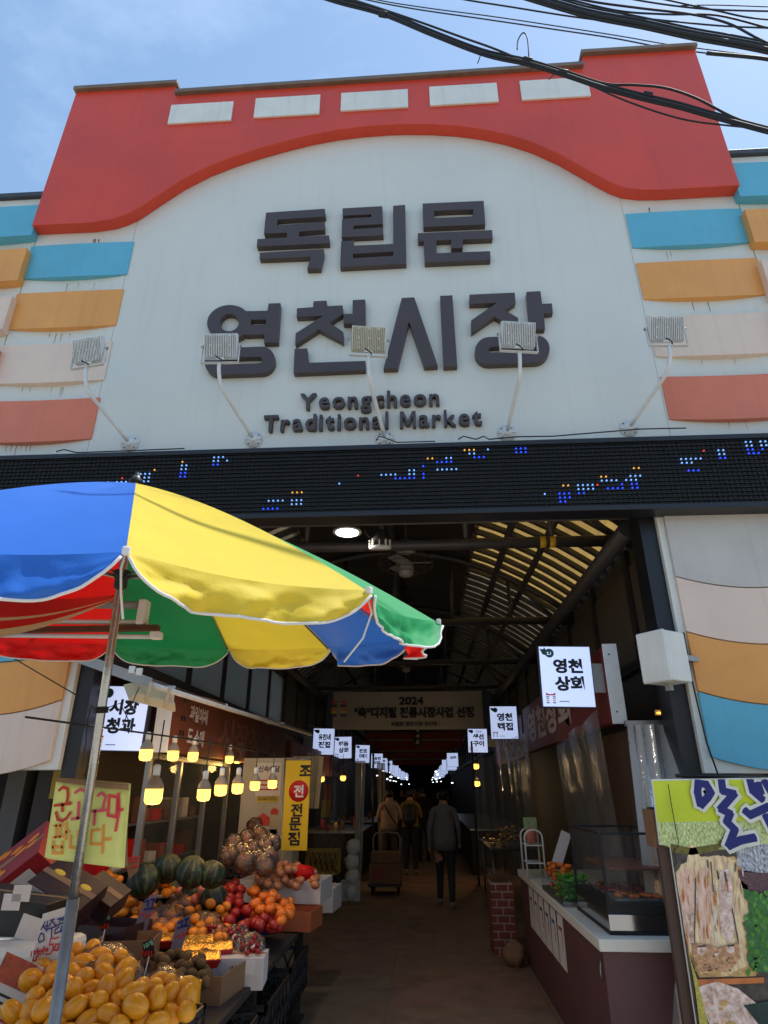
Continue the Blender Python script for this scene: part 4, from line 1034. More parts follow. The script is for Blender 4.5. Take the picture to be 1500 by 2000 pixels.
# gathered curtain and yellow banner
def curtain(nm, x0, x1, y0, y1, ztop, zbot, folds, amp, m, lb, cat='curtain', taper=1.0, n=60):
    vs = []; rows_ = 10; random.seed(hash(nm) % 7 + folds)
    ph = [random.uniform(0, 6) for _ in range(4)]
    for j in range(rows_ + 1):
        v = j / rows_; z = ztop + (zbot - ztop) * v; sq = 1 - (1 - taper) * v
        for i in range(n + 1):
            u = i / n; uu = .5 + (u - .5) * sq
            x = x0 + (x1 - x0) * uu; y = y0 + (y1 - y0) * uu
            off_ = amp * math.sin(u * folds * 2 * math.pi + ph[0] + .8 * v) * (.6 + .4 * math.sin(u * 7 + ph[1])) + amp * .5 * math.sin(u * folds * 3.7 + ph[2] + v)
            vs.append((x + off_ * (abs(y1 - y0) > abs(x1 - x0)), y + off_ * (abs(x1 - x0) >= abs(y1 - y0)), z))
    w__ = n + 1
    o = MB().add(vs, [(j*w__+i, j*w__+i+1, (j+1)*w__+i+1, (j+1)*w__+i) for j in range(rows_) for i in range(n)], True).build(nm, m, recalc=False)
    return tag(o, lb, cat)
mat('cloth_beige', (170, 146, 110), .8, var=.1, translu=.2)
film('clear_film', (190, 190, 186), .86, .16, .5, 7)
film('bag_film', (250, 240, 220), .965, .14, 1.0, 26, 1.5)
curtain('gathered_curtain', -1.47, -1.12, 2.5, 2.5, 2.03, 1.50, 5, .018, 'cloth_beige', 'gathered beige curtain above the yellow vertical banner', taper=.8)
mat('banner_yellow', (232, 190, 24), .6, var=.05)
YB = thing('vertical_banner', 'yellow vertical banner with black letters and a red disc beside the aisle', 'banner', (-1.34, 2.2, 1.12))
b0, b1 = -1.482, -1.215
MB().box(b0, b1, 2.2, 2.206, 1.12, 1.98).build('sheet', 'banner_yellow', YB)
q_ = at(583, 1545, Y=2.19); MB().lathe([(.105, 0), (.105, .002)], 28, frame((q_.x, 2.198, q_.z), (1,0,0), (0,0,1))).build('red_disc', mat('disc_red', (206, 40, 40), .6), YB)
text(YB, '전', (q_.x, 2.194, q_.z), SX, SZ, h=.12, m='trim_white', bold=.03)
for s, y in (('전', 1582), ('문', 1609), ('점', 1638)):
    p = at(579 - (y - 1582) * .1, y, Y=2.19); text(YB, s, (p.x, 2.194, p.z), SX, SZ, w=.125, h=.125, bold=.035)
p = at(598, 1505, Y=2.19); text(YB, '조', (p.x - .01, 2.194, p.z), SX, SZ, h=.11, bold=.035)
MB().tube([(b0 - .01, 2.2, 1.985), (b1 + .01, 2.2, 1.985)], .008, 6).build('top_rod', 'steel', YB); MB().tube([(b0 - .012, 2.21, 0), (b0 - .012, 2.21, 2.0)], .01, 6).build('pole', 'steel', YB)
# yellow card strip behind the pier
YS = thing('paper_sign', 'narrow yellow vertical sign behind the left pier edge', 'sign', (-2.86, .28, 1.2))
a_, c_ = at(128, 1390, Y=.26), at(172, 1560, Y=.26); MB().box(a_.x, c_.x, .26, .27, c_.z, a_.z).build('board', mat('dull_yellow', (176, 146, 50), .7, var=.15), YS)
p = at(148, 1420, Y=.25); text(YS, '영', p, SX, SZ, h=.1, bold=.03); p = at(148, 1470, Y=.25); text(YS, '소', p, SX, SZ, h=.1, bold=.03, m='ink_red')
p = at(148, 1500, Y=.24); MB().box(p.x - .12, p.x + .1, .244, .25, p.z - .05, p.z + .05).build('white_card', 'paper', YS); text(YS, '신속배달', (p.x - .01, .24, p.z), SX, SZ, w=.17, h=.05, bold=.03, m='ink_blue')

# ------------------------------------------------------------------ fruit stall
mat('table_dark', (52, 42, 36), .8, var=.25, vs=5)
mat('crate_black', (24, 25, 28), .5)
mat('card_brown', (132, 98, 68), .85, var=.12, vs=7)
mat('card_white', (200, 192, 184), .75, var=.08, vs=7)
ST = thing('stall_table', 'dark stepped timber table carrying the fruit display', 'table', (-1.8, .2, 0))
MB().box(-2.72, -1.04, -2.25, 1.3, .60, .64).build('table_top', 'table_dark', ST, .004)
MB().box(-2.7, -1.2, 1.3, 2.55, .74, .78).build('rear_top', 'table_dark', ST, .004)
MB().box(-2.5, -1.62, .45, 1.6, .80, .84).build('riser_top', 'table_dark', ST, .004)
MB().box(-2.48, -1.64, .47, 1.58, .64, .80).build('riser', 'table_dark', ST)
for x in (-2.65, -1.08):
    for y in (-2.15, -.4, 1.2): MB().box(x - .03, x + .03, y - .03, y + .03, 0, .6).build('leg', 'table_dark', ST)
for x in (-2.6, -1.3): MB().box(x - .03, x + .03, 2.4, 2.46, 0, .74).build('leg', 'table_dark', ST)
MB().box(-2.69, -1.02, -2.2, 1.28, .0, .02).build('foot_board', 'table_dark', ST)
def crate(x0, x1, y0, y1, z0, z1, m, lb, nx=7, nz=3, t=.012):
    c = thing('plastic_crate', lb, 'crate', ((x0+x1)/2, (y0+y1)/2, z0))
    MB().box(x0, x1, y0, y1, z0, z0 + t).build('bottom', m, c)
    for nm, horiz, f in (('side_panel', True, lambda a, d, z: (a, y0 + d, z)), ('side_panel', True, lambda a, d, z: (a, y1 - t + d, z)), ('end_panel', False, lambda a, d, z: (x0 + d, a, z)), ('end_panel', False, lambda a, d, z: (x1 - t + d, a, z))):
        A0, A1 = (x0, x1) if horiz else (y0 + t, y1 - t); b = MB()
        k = nx if horiz else max(3, int(nx * (y1-y0) / (x1-x0)))
        def bar(p, q, hw):
            p, q = Vector((p[0], 0, p[1])), Vector((q[0], 0, q[1])); d = (q - p).normalized(); n_ = Vector((-d.z, 0, d.x)) * hw
            pts = [p - n_, q - n_, q + n_, p + n_]
            b.hexa([f(v.x, 0, v.z) for v in pts] + [f(v.x, t, v.z) for v in pts])
        bar((A0, z0 + .012), (A1, z0 + .012), .012); bar((A0, z1 - .014), (A1, z1 - .014), .014)
        for i in range(k + 1):
            a = A0 + (A1 - A0) * i / k; s_ = (A1 - A0) / k
            if i < k: bar((a, z0 + .02), (a + s_, z1 - .02), .006); bar((a + s_, z0 + .02), (a, z1 - .02), .006)
            if i in (0, k): bar((min(max(a, A0 + .008), A1 - .008), z0), (min(max(a, A0 + .008), A1 - .008), z1), .008)
        b.build(nm, m, c)
    return c
def carton(c, sx, sy, sz, M, m, nm, lb, cat='carton', open_=False, mi=None):
    """cardboard box centred on c; open boxes get walls, a floor and flaps"""
    t = thing(nm, lb, cat, c); T = Matrix.Translation(c) @ (M.to_4x4() if M else Matrix())
    if not open_:
        MB().box(-sx/2, sx/2, -sy/2, sy/2, -sz/2, sz/2, T).build('box', m, t, .004)
        MB().box(-sx/2 - .001, sx/2 + .001, -.02, .02, sz/2 + .0005, sz/2 + .0015, T).build('tape', 'kraft', t)
    else:
        k = .006
        MB().box(-sx/2, sx/2, -sy/2, sy/2, -sz/2, -sz/2 + k, T).build('bottom', m, t)
        for x0, x1, y0, y1 in ((-sx/2, sx/2, -sy/2, -sy/2 + k), (-sx/2, sx/2, sy/2 - k, sy/2), (-sx/2, -sx/2 + k, -sy/2 + k, sy/2 - k), (sx/2 - k, sx/2, -sy/2 + k, sy/2 - k)):
            MB().box(x0, x1, y0, y1, -sz/2 + k, sz/2, T).build('wall', m, t)
    t['_'] = 0; del t['_']
    return t, T
crate(-1.96, -1.02, -2.24, -1.52, .641, .80, 'crate_black', 'black lattice crate under the melons at the stall front', 9)
crate(-1.92, -.94, -1.35, -.75, .30, .56, 'crate_black', 'black lattice crate under the table edge below the kiwis', 9)
crate(-1.9, -.93, -.62, .08, .30, .56, 'crate_black', 'black lattice crate under the table edge below the tomato packs', 9)
crate(-1.9, -.95, .2, .9, .30, .56, 'crate_black', 'black lattice crate under the table edge below the red apples', 9)
crate(-1.9, -.94, -1.3, -.7, .021, .27, 'crate_black', 'black lattice crate on the ground below the kiwis', 9)
crate(-1.9, -.94, -.55, .1, .021, .27, 'crate_black', 'black lattice crate on the ground below the tomato packs', 9)

def fmesh(nm, mb, mats_, idx=None):
    me = mb.mesh(nm)
    for m in mats_: me.materials.append(MATS[m])
    if idx: me.polygons.foreach_set('material_index', idx)
    return me
mat('melon', (222, 148, 24), .34, var=.14, vs=20); mat('melon_stripe', (226, 160, 40), .36)
mat('tangerine', (236, 138, 22), .38, var=.12, vs=25, bump=.2, bs=300)
mat('persimmon', (232, 120, 34), .3, var=.1, vs=12); mat('apple', (168, 38, 34), .3, var=.3, vs=18); mat('apple_pale', (206, 110, 84), .32, var=.3, vs=18)
mat('kiwi', (104, 78, 44), .85, var=.25, vs=40, bump=.4, bs=300); mat('pear_onion', (190, 122, 82), .4, var=.2, vs=16)
mat('wm_dark', (16, 26, 16), .5, var=.3, vs=10); mat('wm_light', (52, 76, 38), .5, var=.3, vs=14)
mat('stem_green', (60, 66, 30), .7); mat('onion_brown', (140, 84, 46), .35, var=.3, vs=22); mat('tomato', (150, 28, 26), .25, var=.15, vs=12)
b = MB().ball((0, 0, 0), (.038, .038, .052), nu=36, nv=14)
ME_MELON = fmesh('melon', b, ['melon', 'melon_stripe'], [1 if (i % 36) % 4 == 0 else 0 for i in range(36*14)])
ME_TANG = fmesh('tangerine', MB().ball((0, 0, 0), (.036, .036, .030), nu=14, nv=9), ['tangerine'])
def pome(nm, r, m, sq=.9):
    return fmesh(nm, MB().lathe([(.004, r*sq*.72), (r*.3, r*sq*.86), (r*.62, r*sq*.8), (r*.92, r*sq*.4), (r, 0), (r*.88, -r*sq*.5), (r*.5, -r*sq*.85), (.006, -r*sq*.78)], 16).tube([(0, 0, r*.6), (.004, 0, r*1.05)], .003, 5), [m])
ME_PERS = pome('persimmon', .042, 'persimmon', .8); ME_APPLE = pome('apple', .042, 'apple'); ME_APPLE2 = pome('apple', .04, 'apple_pale'); ME_KIWI = fmesh('kiwi', MB().ball((0, 0, 0), (.028, .028, .036), nu=12, nv=8), ['kiwi'])
ME_BROWN = pome('onion', .036, 'onion_brown', .9); ME_ONION = pome('onion', .04, 'pear_onion', .85); ME_TOM = pome('tomato', .018, 'tomato')
b = MB().ball((0, 0, 0), (.125, .125, .115), nu=40, nv=18, bumpy=.03)
ME_WM = fmesh('watermelon', b, ['wm_dark', 'wm_light'], [1 if ((i % 40) + (1 if noise.noise(Vector(((i % 40) * .9, (i // 40) * .6, 3))) > .25 else 0)) % 4 == 0 else 0 for i in range(40*18)])
def fruit(nm, me, p, lb, cat, group, sc=1.0, up=False):
    o = bpy.data.objects.new(nm, me); col.objects.link(o); o.location = p
    o.rotation_euler = (random.uniform(-.5, .5), random.uniform(-.5, .5), random.uniform(0, 6.3)) if up else (random.uniform(0, 6.3), random.uniform(0, 6.3), random.uniform(0, 6.3))
    s_ = sc * random.uniform(.9, 1.08); o.scale = (s_ * random.uniform(.94, 1.06), s_ * random.uniform(.94, 1.06), s_ * random.uniform(.93, 1.07))
    return tag(o, lb, cat, group)
def heap(px0, px1, py0, py1, z0, z1, r, n, layers=2):
    """photo window -> spots on a sloping heap (z0 at the lower edge py1, z1 at the upper edge py0), kept apart by r"""
    pts = []; tries = 0
    while len(pts) < n and tries < n * 90:
        tries += 1
        x, y = random.uniform(px0, px1), random.uniform(py0, py1)
        z = z1 + (z0 - z1) * (y - py0) / (py1 - py0) + random.uniform(-.02, .02)
        p = at(x, y, Z=z)
        if all((p - q).length > r for q in pts): pts.append(p)
    return pts
def mound(nm, px, z0, z1, lb, m='table_dark'):
    pass
random.seed(31)
zm = lambda x, y: (x / 5, 1720 + y / 5)
zf = lambda x, y: (180 + x / 3, 1580 + y / 3)
def melonz(y): return 1.045 - (y - 1850) / 150 * .15
MEL = [(510,850),(370,990),(395,1140),(240,1270),(380,1290),(500,1010),(560,900),(740,720),(815,830),(850,680),(940,760),(1040,840),(1110,900),(1140,780),(720,920),(780,990),(950,930),(820,1095),(690,1180),(980,1100),(1120,1035),(1000,1190),(830,1225),(1220,1190),(1080,1210),(700,1320),(850,1370),(1000,1330),(1180,1380),(540,1130),(500,1290),(330,1385),(1320,1300),(620,790),(640,1040),(600,1240),(440,1400),(570,1400),(750,1420),(900,1440)]
def relax(pts, r, it=40):
    for _ in range(it):
        for i in range(len(pts)):
            for j in range(i):
                d = pts[i] - pts[j]; l = d.length
                if 1e-6 < l < r: d = d * ((r - l) / l * .5); pts[i] += d; pts[j] -= d
    return pts
MEL2 = [(310,1050),(360,1095),(440,1030),(290,1140),(335,1185),(390,1135),(480,1085),(505,1125),(430,1100),(380,1040),(260,1200),(300,1230),(350,1240),(480,1170),(520,1180)]
P_ = [at(*zm(x, y), Z=melonz(zm(x, y)[1])) for x, y in MEL]; P_ += [p + Vector((random.uniform(-.02, .02), random.uniform(.02, .05), -.07)) for p in P_[::2]]; nA = len(P_)
P_ += [at(*zf(x, y), Z=.955 - (zf(x, y)[1] - 1925) / 75 * .07) for x, y in MEL2]
for i, p in enumerate(relax(P_, .077)):
    if i < nA: fruit('oriental_melon', ME_MELON, p, 'yellow striped oriental melon in the big heap at the parasol pole', 'melon', 'big heap of oriental melons')
    else: fruit('oriental_melon', ME_MELON, p, 'yellow oriental melon in the smaller bag beside the big melon heap', 'melon', 'small bag of oriental melons')
def bag(nm, cpx, rx, ry, rz, Z, lb, m='bag_film', seed=1, bump_=.25):
    c = at(*cpx, Z=Z); o = MB().ball(c, (rx, ry, rz), nu=28, nv=16, bumpy=bump_, seed=seed).build(nm, m); return tag(o, lb, 'bag')
bag('plastic_bag', (190, 1915), .19, .18, .125, .93, 'clear plastic bag stretched over the big melon heap', seed=3)
bag('plastic_bag', (315, 1960), .13, .14, .12, .86, 'clear plastic bag round the small melon group', seed=5)
ylw, T_ = carton(at(205, 1960, Z=.86) + Vector((0, .12, -.06)), .62, .5, .12, rot('Z', 4), 'melon', 'carton', 'yellow lined carton holding the big melon heap', open_=True)
# mandarins in bags
for (x0, x1, y0, y1, z0, z1, n, lb, gp) in ((206, 258, 1742, 1790, .86, .98, 17, 'orange mandarin in the round shiny bag above the price cards', 'mandarins in the round bag'),
        (292, 352, 1775, 1822, .80, .90, 18, 'orange mandarin in the long bag left of the gold trays', 'mandarins in the long bag'),
        (330, 390, 1755, 1790, .84, .95, 16, 'golden mandarin in the bag below the watermelons', 'mandarins below the watermelons'),
        (372, 420, 1790, 1826, .80, .88, 12, 'golden mandarin in the bag beside the price card with red figures', 'mandarins beside the card'),
        (205, 232, 1700, 1745, 1.0, 1.08, 9, 'orange mandarin in the bag beside the lime card', 'mandarins beside the lime card'),
        (296, 340, 1722, 1748, .98, 1.06, 11, 'small orange on the shallow dish before the watermelons', 'oranges on the shallow dish')):
    for p in heap(x0, x1, y0, y1, z0, z1, .052, n): fruit('mandarin', ME_TANG, p, lb, 'mandarin', gp, up=True)
for (x0, x1, y0, y1, z0, z1, n, me, nm, lb, gp, cat, rr) in ((262, 300, 1765, 1800, .84, .93, 12, ME_TANG, 'mandarin', 'orange mandarin in the loose heap between the two slate cards', 'mandarins between the cards', 'mandarin', .055),
        (400, 446, 1752, 1790, .86, .96, 14, ME_TANG, 'mandarin', 'golden mandarin in the heap left of the red apples', 'mandarins left of the apples', 'mandarin', .055),
        (408, 446, 1800, 1836, .79, .85, 12, ME_TANG, 'mandarin', 'golden mandarin beside the tomato packs', 'mandarins beside the tomato packs', 'mandarin', .055),
        (350, 412, 1740, 1760, .93, .99, 12, ME_APPLE2, 'pale_apple', 'pale red apple in the row below the watermelons', 'pale apples below the watermelons', 'apple', .07),
        (540, 566, 1762, 1800, .84, .9, 9, ME_PERS, 'persimmon', 'orange persimmon at the aisle edge of the stall', 'persimmons at the aisle edge', 'persimmon', .066),
        (255, 300, 1722, 1760, .92, 1.02, 12, ME_TANG, 'mandarin', 'orange mandarin heaped below the leftmost watermelon', 'mandarins below the leftmost watermelon', 'mandarin', .055)):
    for p in heap(x0, x1, y0, y1, z0, z1, rr, n): fruit(nm, me, p, lb, cat, gp, up=True)
for c, rx, ry, rz, Z, lb, s_ in (((233, 1768), .16, .13, .13, .91, 'shiny clear bag around the round heap of mandarins', 1), ((322, 1800), .17, .16, .10, .84, 'shiny clear bag around the long row of mandarins', 2), ((360, 1774), .15, .14, .10, .89, 'shiny clear bag of mandarins below the watermelons', 4), ((396, 1808), .13, .12, .09, .83, 'shiny clear bag of mandarins by the red-figure card', 6)):
    bag('plastic_bag', c, rx, ry, rz, Z, lb, seed=s_)
tag(MB().lathe([(.09, 0), (.15, .012), (.16, .03), (.155, .034), (.09, .014)], 24, Matrix.Translation(at(318, 1752, Z=.94))).build('shallow_dish', 'plate_white'), 'shallow pale dish of small oranges before the watermelons', 'dish')
for p in heap(300, 412, 1862, 1925, .74, .82, .046, 46): fruit('kiwi', ME_KIWI, p, 'brown fuzzy kiwi in the open carton behind the melons', 'kiwi', 'kiwis in the carton')
carton(at(360, 1905, Z=.72) + Vector((0, .03, -.02)), .62, .46, .14, rot('Z', -6), 'card_brown', 'carton', 'open brown carton holding the kiwis', open_=True)
for p in heap(446, 546, 1772, 1818, .80, .88, .068, 22): fruit('red_apple', ME_APPLE, p, 'shiny red apple heaped in the blue basket', 'apple', 'red apples in the blue basket', up=True)
for p in heap(430, 478, 1722, 1765, .92, 1.0, .066, 15): fruit('red_apple', ME_APPLE, p, 'dark red apple in the heap beside the watermelons', 'apple', 'red apples beside the watermelons', up=True)
for p in heap(488, 542, 1738, 1786, .86, .97, .066, 20): fruit('persimmon', ME_PERS, p, 'glossy orange persimmon in the heap behind the red apples', 'persimmon', 'orange persimmons', up=True)
for p in heap(500, 618, 1702, 1732, .93, 1.0, .062, 40): fruit('brown_onion', ME_ONION, p, 'pinkish brown onion in the wide white carton', 'onion', 'onions in the white carton', up=True)
for p in heap(528, 582, 1688, 1706, 1.02, 1.06, .062, 16): fruit('brown_onion', ME_ONION, p, 'pinkish brown onion piled at the back of the white carton', 'onion', 'onions piled at the back', up=True)
pc = at(560, 1722, Z=.93); carton(pc + Vector((0, 0, -.05)), .74, .46, .17, rot('Z', -5), 'card_white', 'carton', 'wide open white carton of onions beside the aisle', open_=True)
tag(MB().lathe([(.09, 0), (.145, .02), (.175, .09), (.18, .12), (.17, .118), (.13, .03), (.06, .012)], 28, Matrix.Translation(at(515, 1822, Z=.70))).build('blue_basket', mat('basket_blue', (34, 44, 120), .4)), 'round blue plastic basket under the red apples', 'basket')
rb2 = tag(MB().ball(at(592, 1704, Z=1.02), (.10, .07, .06), nu=20, nv=10, bumpy=.2, seed=4).build('red_net_bag', 'cloth_red'), 'crumpled red net bag lying on the white onion carton', 'bag')
# watermelons
for i, (x, y, z) in enumerate(((440, 350, 1.16), (580, 370, 1.16), (700, 385, 1.14), (480, 480, .98), (600, 500, .97), (712, 525, .96), (345, 470, 1.0), (300, 420, 1.1))):
    X_, Y_ = zf(x, y); p = at(X_, Y_, Z=z); fruit('watermelon', ME_WM, p, ('left', 'middle', 'right', 'second from left', 'third from left', 'rightmost', 'leftmost', 'half hidden')[i] + (' striped watermelon in the upper row of the pile' if i < 3 else ' dark striped watermelon low in the pile'), 'watermelon', 'watermelons on the riser', .84, up=True)
# bagged onions on a black basket
OB = at(462, 1692, Z=1.0)
crate(OB.x - .17, OB.x + .17, OB.y - .1, OB.y + .2, .90, 1.06, 'crate_black', 'small black lattice basket below the bagged onions', 6)
tag(MB().box(OB.x - .3, OB.x + .75, OB.y - .2, OB.y + .5, .781, .899).build('display_plinth', 'table_dark', None, .005), 'dark plinth raising the onion bags at the back', 'plinth')
for i, (x, y) in enumerate(((478, 1600), (455, 1650), (480, 1640), (505, 1632), (497, 1612), (470, 1668), (492, 1662), (515, 1655), (525, 1675), (480, 1685), (500, 1682), (518, 1690), (448, 1672), (530, 1650))):
    p = at(x, y, Z=1.16 + (1690 - y) * .0022)
    t = thing('onion_bag', '%s net bag of brown onions in the stack by the cream column' % ('topmost', 'leftmost upper', 'middle upper', 'right upper', 'second topmost', 'left middle', 'centre', 'right middle', 'rightmost', 'lower left', 'lower middle', 'lower right', 'lowest left', 'right edge')[i], 'bag', p, 'stacked onion bags')
    for q in range(9): 
        d = Vector((random.gauss(0, 1), random.gauss(0, 1), random.gauss(0, 1))).normalized() * .046
        o = bpy.data.objects.new('onion', ME_BROWN); col.objects.link(o); o.location = p + d; o.rotation_euler = (random.uniform(0, 6), random.uniform(0, 6), 0); adopt(o, t)
    MB().ball(p, (.085, .08, .085), nu=20, nv=12, bumpy=.25, seed=i * 1.7).build('film', 'bag_film', t)
for p in heap(466, 492, 1672, 1700, 1.08, 1.12, .055, 6): fruit('yellow_onion', ME_TANG, p, 'yellow onion lying loose below the onion bags', 'onion', 'loose yellow onions', .9)
# gold film fruit trays
mat('gold_film', (226, 176, 84), .22, metal=.75, bump=.25, bs=60); mat('tray_red', (176, 40, 34), .45)
for i, (x, y) in enumerate(((575, 825), (622, 780), (655, 880), (732, 822), (432, 708), (440, 768))):
    X_, Y_ = zf(x, y); c = at(X_, Y_, Z=.80); t = thing('fruit_tray', '%s gold film topped fruit tray in a red dish' % ('front left', 'back left', 'front right', 'back right', 'topmost', 'half hidden')[i], 'tray', c, 'gold film trays')
    M = Matrix.Translation(c) @ Matrix.Rotation(R(20), 4, 'Z') @ Matrix.Rotation(R(12), 4, 'X')
    MB().hexa([M @ Vector(p) for p in ((-.075, -.05, -.03), (.075, -.05, -.03), (.075, .05, -.03), (-.075, .05, -.03), (-.095, -.065, .02), (.095, -.065, .02), (.095, .065, .02), (-.095, .065, .02))]).build('dish', 'tray_red' if i not in (1,) else 'card_brown', t, .004)
    vs = []
    for a in range(9):
        for q in range(7): vs.append(M @ Vector((-.088 + .022 * a, -.058 + .0193 * q, .0215 + .012 * abs(math.sin(a * 1.1)) * math.sin(math.pi * q / 6))))
    MB().add(vs, [(a*7+q, a*7+q+1, (a+1)*7+q+1, (a+1)*7+q) for a in range(8) for q in range(6)], True).build('film_top', 'gold_film', t)
# tomato and grape packs
for i, (x, y, n) in enumerate(((840, 750, 16), (925, 800, 20), (720, 735, 12))):
    X_, Y_ = zf(x, y); t = thing('tomato_pack', '%s clear pack of small dark red tomatoes before the apples' % ('middle', 'front', 'rear')[i], 'pack', at(X_, Y_, Z=.78), 'tomato packs')
    for q, p in enumerate(heap(X_ - 17, X_ + 17, Y_ - 17, Y_ + 14, .78, .85, .03, n)):
        me = ME_TOM; o = bpy.data.objects.new('tomato', me); col.objects.link(o); o.location = p; adopt(o, t)
    MB().lathe([(.05, 0), (.085, .008), (.095, .035), (.09, .036), (.05, .01)], 20, Matrix.Translation(at(X_, Y_ + 12, Z=.75))).build('tray', 'plate_white', t)
    MB().ball(at(X_, Y_, Z=.80), (.10, .085, .07), nu=20, nv=12, bumpy=.2, seed=i).build('wrap', 'bag_film', t)
# front cartons at the aisle edge
wc, T_ = carton(at(470, 1893, Z=.70), .30, .24, .16, rot('Z', 6), 'card_white', 'carton', 'small white labelled carton at the aisle corner of the stall')
p0 = T_ @ Vector((0, -.1215, .03)); MB().box(-.1, .1, -.0015, 0, -.03, .04, Matrix.Translation(p0) @ rot('Z', 6).to_4x4()).build('label', 'paper', wc)
text(wc, '161', T_ @ Vector((-.03, -.1245, .035)), (T_.to_3x3() @ SX), SZ, h=.022)
carton(at(580, 1792, Z=.72), .34, .34, .14, rot('Z', -8), mat('card_orange', (176, 92, 52), .8, var=.12), 'carton', 'empty orange brown carton beside the blue basket', open_=True)
carton(at(605, 1735, Z=.82) + Vector((0, .2, -.1)), .5, .4, .2, rot('Z', -5), 'card_white', 'carton', 'closed white carton under the onion box by the aisle')
# cartons and goods at the far left
mat('carton_red', (150, 30, 36), .5, var=.2, vs=9); mat('carton_plum', (48, 26, 30), .5, var=.15); mat('carton_blue', (40, 90, 150), .5)
RC, T_ = carton(at(32, 1700, Y=-.55), .50, .34, .16, rot('Y', -38) @ rot('X', 38), 'carton_red', 'carton', 'tilted red carton printed with orange fruit at the left edge')
for i in range(12):
    x, y = random.uniform(-.2, .2), random.uniform(-.13, .13); MB().lathe([(.035, 0), (.03, .001)], 12, T_ @ Matrix.Translation((x, y, .0805 + i*.0004)) @ Matrix.Diagonal((1.3, .8, 1, 1))).build('printed_fruit', 'persimmon' if i % 3 else 'tangerine', RC)
MB().box(-.2, .15, -.1725, -.1705, -.05, .03, T_).build('white_label', 'paper', RC)
WB, T_ = carton(at(128, 1745, Y=-1.05), .34, .26, .13, rot('Y', 24) @ rot('X', 24), 'carton_plum', 'carton', 'dark plum fruit carton with white front behind the parasol pole')
MB().box(-.172, .172, -.1325, -.1305, -.06, .06, T_).build('white_front', 'card_white', WB)
MB().box(.03, .16, -.1345, -.1330, -.055, .02, T_).build('blue_swoosh', 'carton_blue', WB)
text(WB, '대포사과', T_ @ Vector((-.07, -.135, .02)), T_.to_3x3() @ SX, T_.to_3x3() @ SZ, w=.11, h=.03, m='ink_red', bold=.02)
for sx in (-.09, .09): MB().lathe([(.025, 0), (.022, .001)], 16, T_ @ Matrix.Translation((sx, .03, .0665)) @ Matrix.Diagonal((1.4, .8, 1, 1))).build('oval_label', 'notice_yellow', WB)
carton(at(200, 1752, Y=-.85), .22, .2, .12, rot('Y', 28) @ rot('X', 20), 'carton_plum', 'carton', 'plain dark carton leaning right of the parasol pole')
carton(at(30, 1800, Y=-1.25), .5, .4, .26, rot('Y', 5), 'crate_black', 'carton', 'black carton with white tags below the tilted red carton')
for i, (x, y, lb) in enumerate(((22, 1762, 'left'), (42, 1745, 'right'))):
    p = at(x, y, Y=-1.50); tag(MB().box(p.x - .045, p.x + .045, p.y, p.y + .003, p.z - .035, p.z + .035, None).build('white_tag', 'paper'), lb + ' white paper tag on the black carton', 'tag')
p = at(62, 1815, Y=-1.52); tag(MB().box(-.07, .07, 0, .004, -.05, .05, Matrix.Translation(p) @ Matrix.Rotation(R(14), 4, 'Y')).build('blank_card', 'paper'), 'blank white card stuck behind the melon price card', 'card')
p = at(20, 1880, Y=-1.7); tag(MB().box(p.x - .35, p.x + .16, p.y, p.y + .4, p.z - .12, p.z + .05).build('white_tub', 'plate_white', None, .03), 'white plastic tub at the lower left edge', 'tub')
p = at(20, 1940, Y=-1.95); t = thing('price_card', 'small printed price card with orange picture at the lower left edge', 'card', p)
M = Matrix.Translation(p) @ Matrix.Rotation(R(18), 4, 'Y'); MB().box(-.09, .09, 0, .004, -.14, .12, M).build('card', 'card_white', t); MB().box(-.09, .06, -.003, 0, .02, .12, M).build('picture', mat('print_orange', (170, 70, 40), .6, var=.4, vs=30), t)
for q in range(4): MB().box(-.06, .06, -.003, 0, -.02 - q*.025, -.012 - q*.025, M).build('printed_line', 'ink_red' if q > 1 else 'ink', t)
# price cards
def card(pts, Y, m, lb, nm='price_card'):
    c = [at(x, y, Y=Y) for x, y in pts]; t = thing(nm, lb, 'card', (c[2] + c[3]) / 2)
    MB().slab(c[3], c[2], c[1], c[0], .004).build('card', m, t); return t, c
t, c = card(((84, 1785), (150, 1765), (118, 1905), (38, 1975)), -1.86, 'paper', 'tall white hand-lettered oriental melon price card behind the parasol pole')
def scr(t, spots, wd, m, Y, f):
    b = MB()
    for st in spots:
        p = [at(*f(x, y), Y=Y) for x, y in st]
        for i in range(len(p) - 1):
            d = (p[i+1] - p[i]).normalized(); n_ = Vector((-d.z, 0, d.x)) * wd / 2; e = d * wd * .3; dy = Vector((0, -.0003 * (i % 2), 0))
            b.quad(p[i] - e - n_ + dy, p[i+1] + e - n_ + dy, p[i+1] + e + n_ + dy, p[i] - e + n_ + dy)
    tag(b.build('handwriting', m, t), kind='stuff')
scr(t, [[(440,400),(400,480)],[(420,440),(445,480)],[(465,395),(455,500)],[(440,445),(460,440)],[(400,510),(375,570),(385,605),(430,580),(425,525),(400,512)],
        [(490,390),(530,375)],[(515,385),(475,450)],[(512,400),(545,440)],[(465,475),(550,445)],[(505,465),(500,560)],
        [(560,380),(590,365),(580,410)],[(595,375),(625,355),(620,395)],[(545,440),(640,405)],[(575,450),(540,480),(535,520),(590,495),(630,450)],
        [(600,390),(640,350),(630,430)],[(655,330),(650,430)],[(650,380),(665,375)],[(600,450),(590,500),(640,490),(650,440),(600,452)]], .0055, 'ink_blue', -1.868, zm)
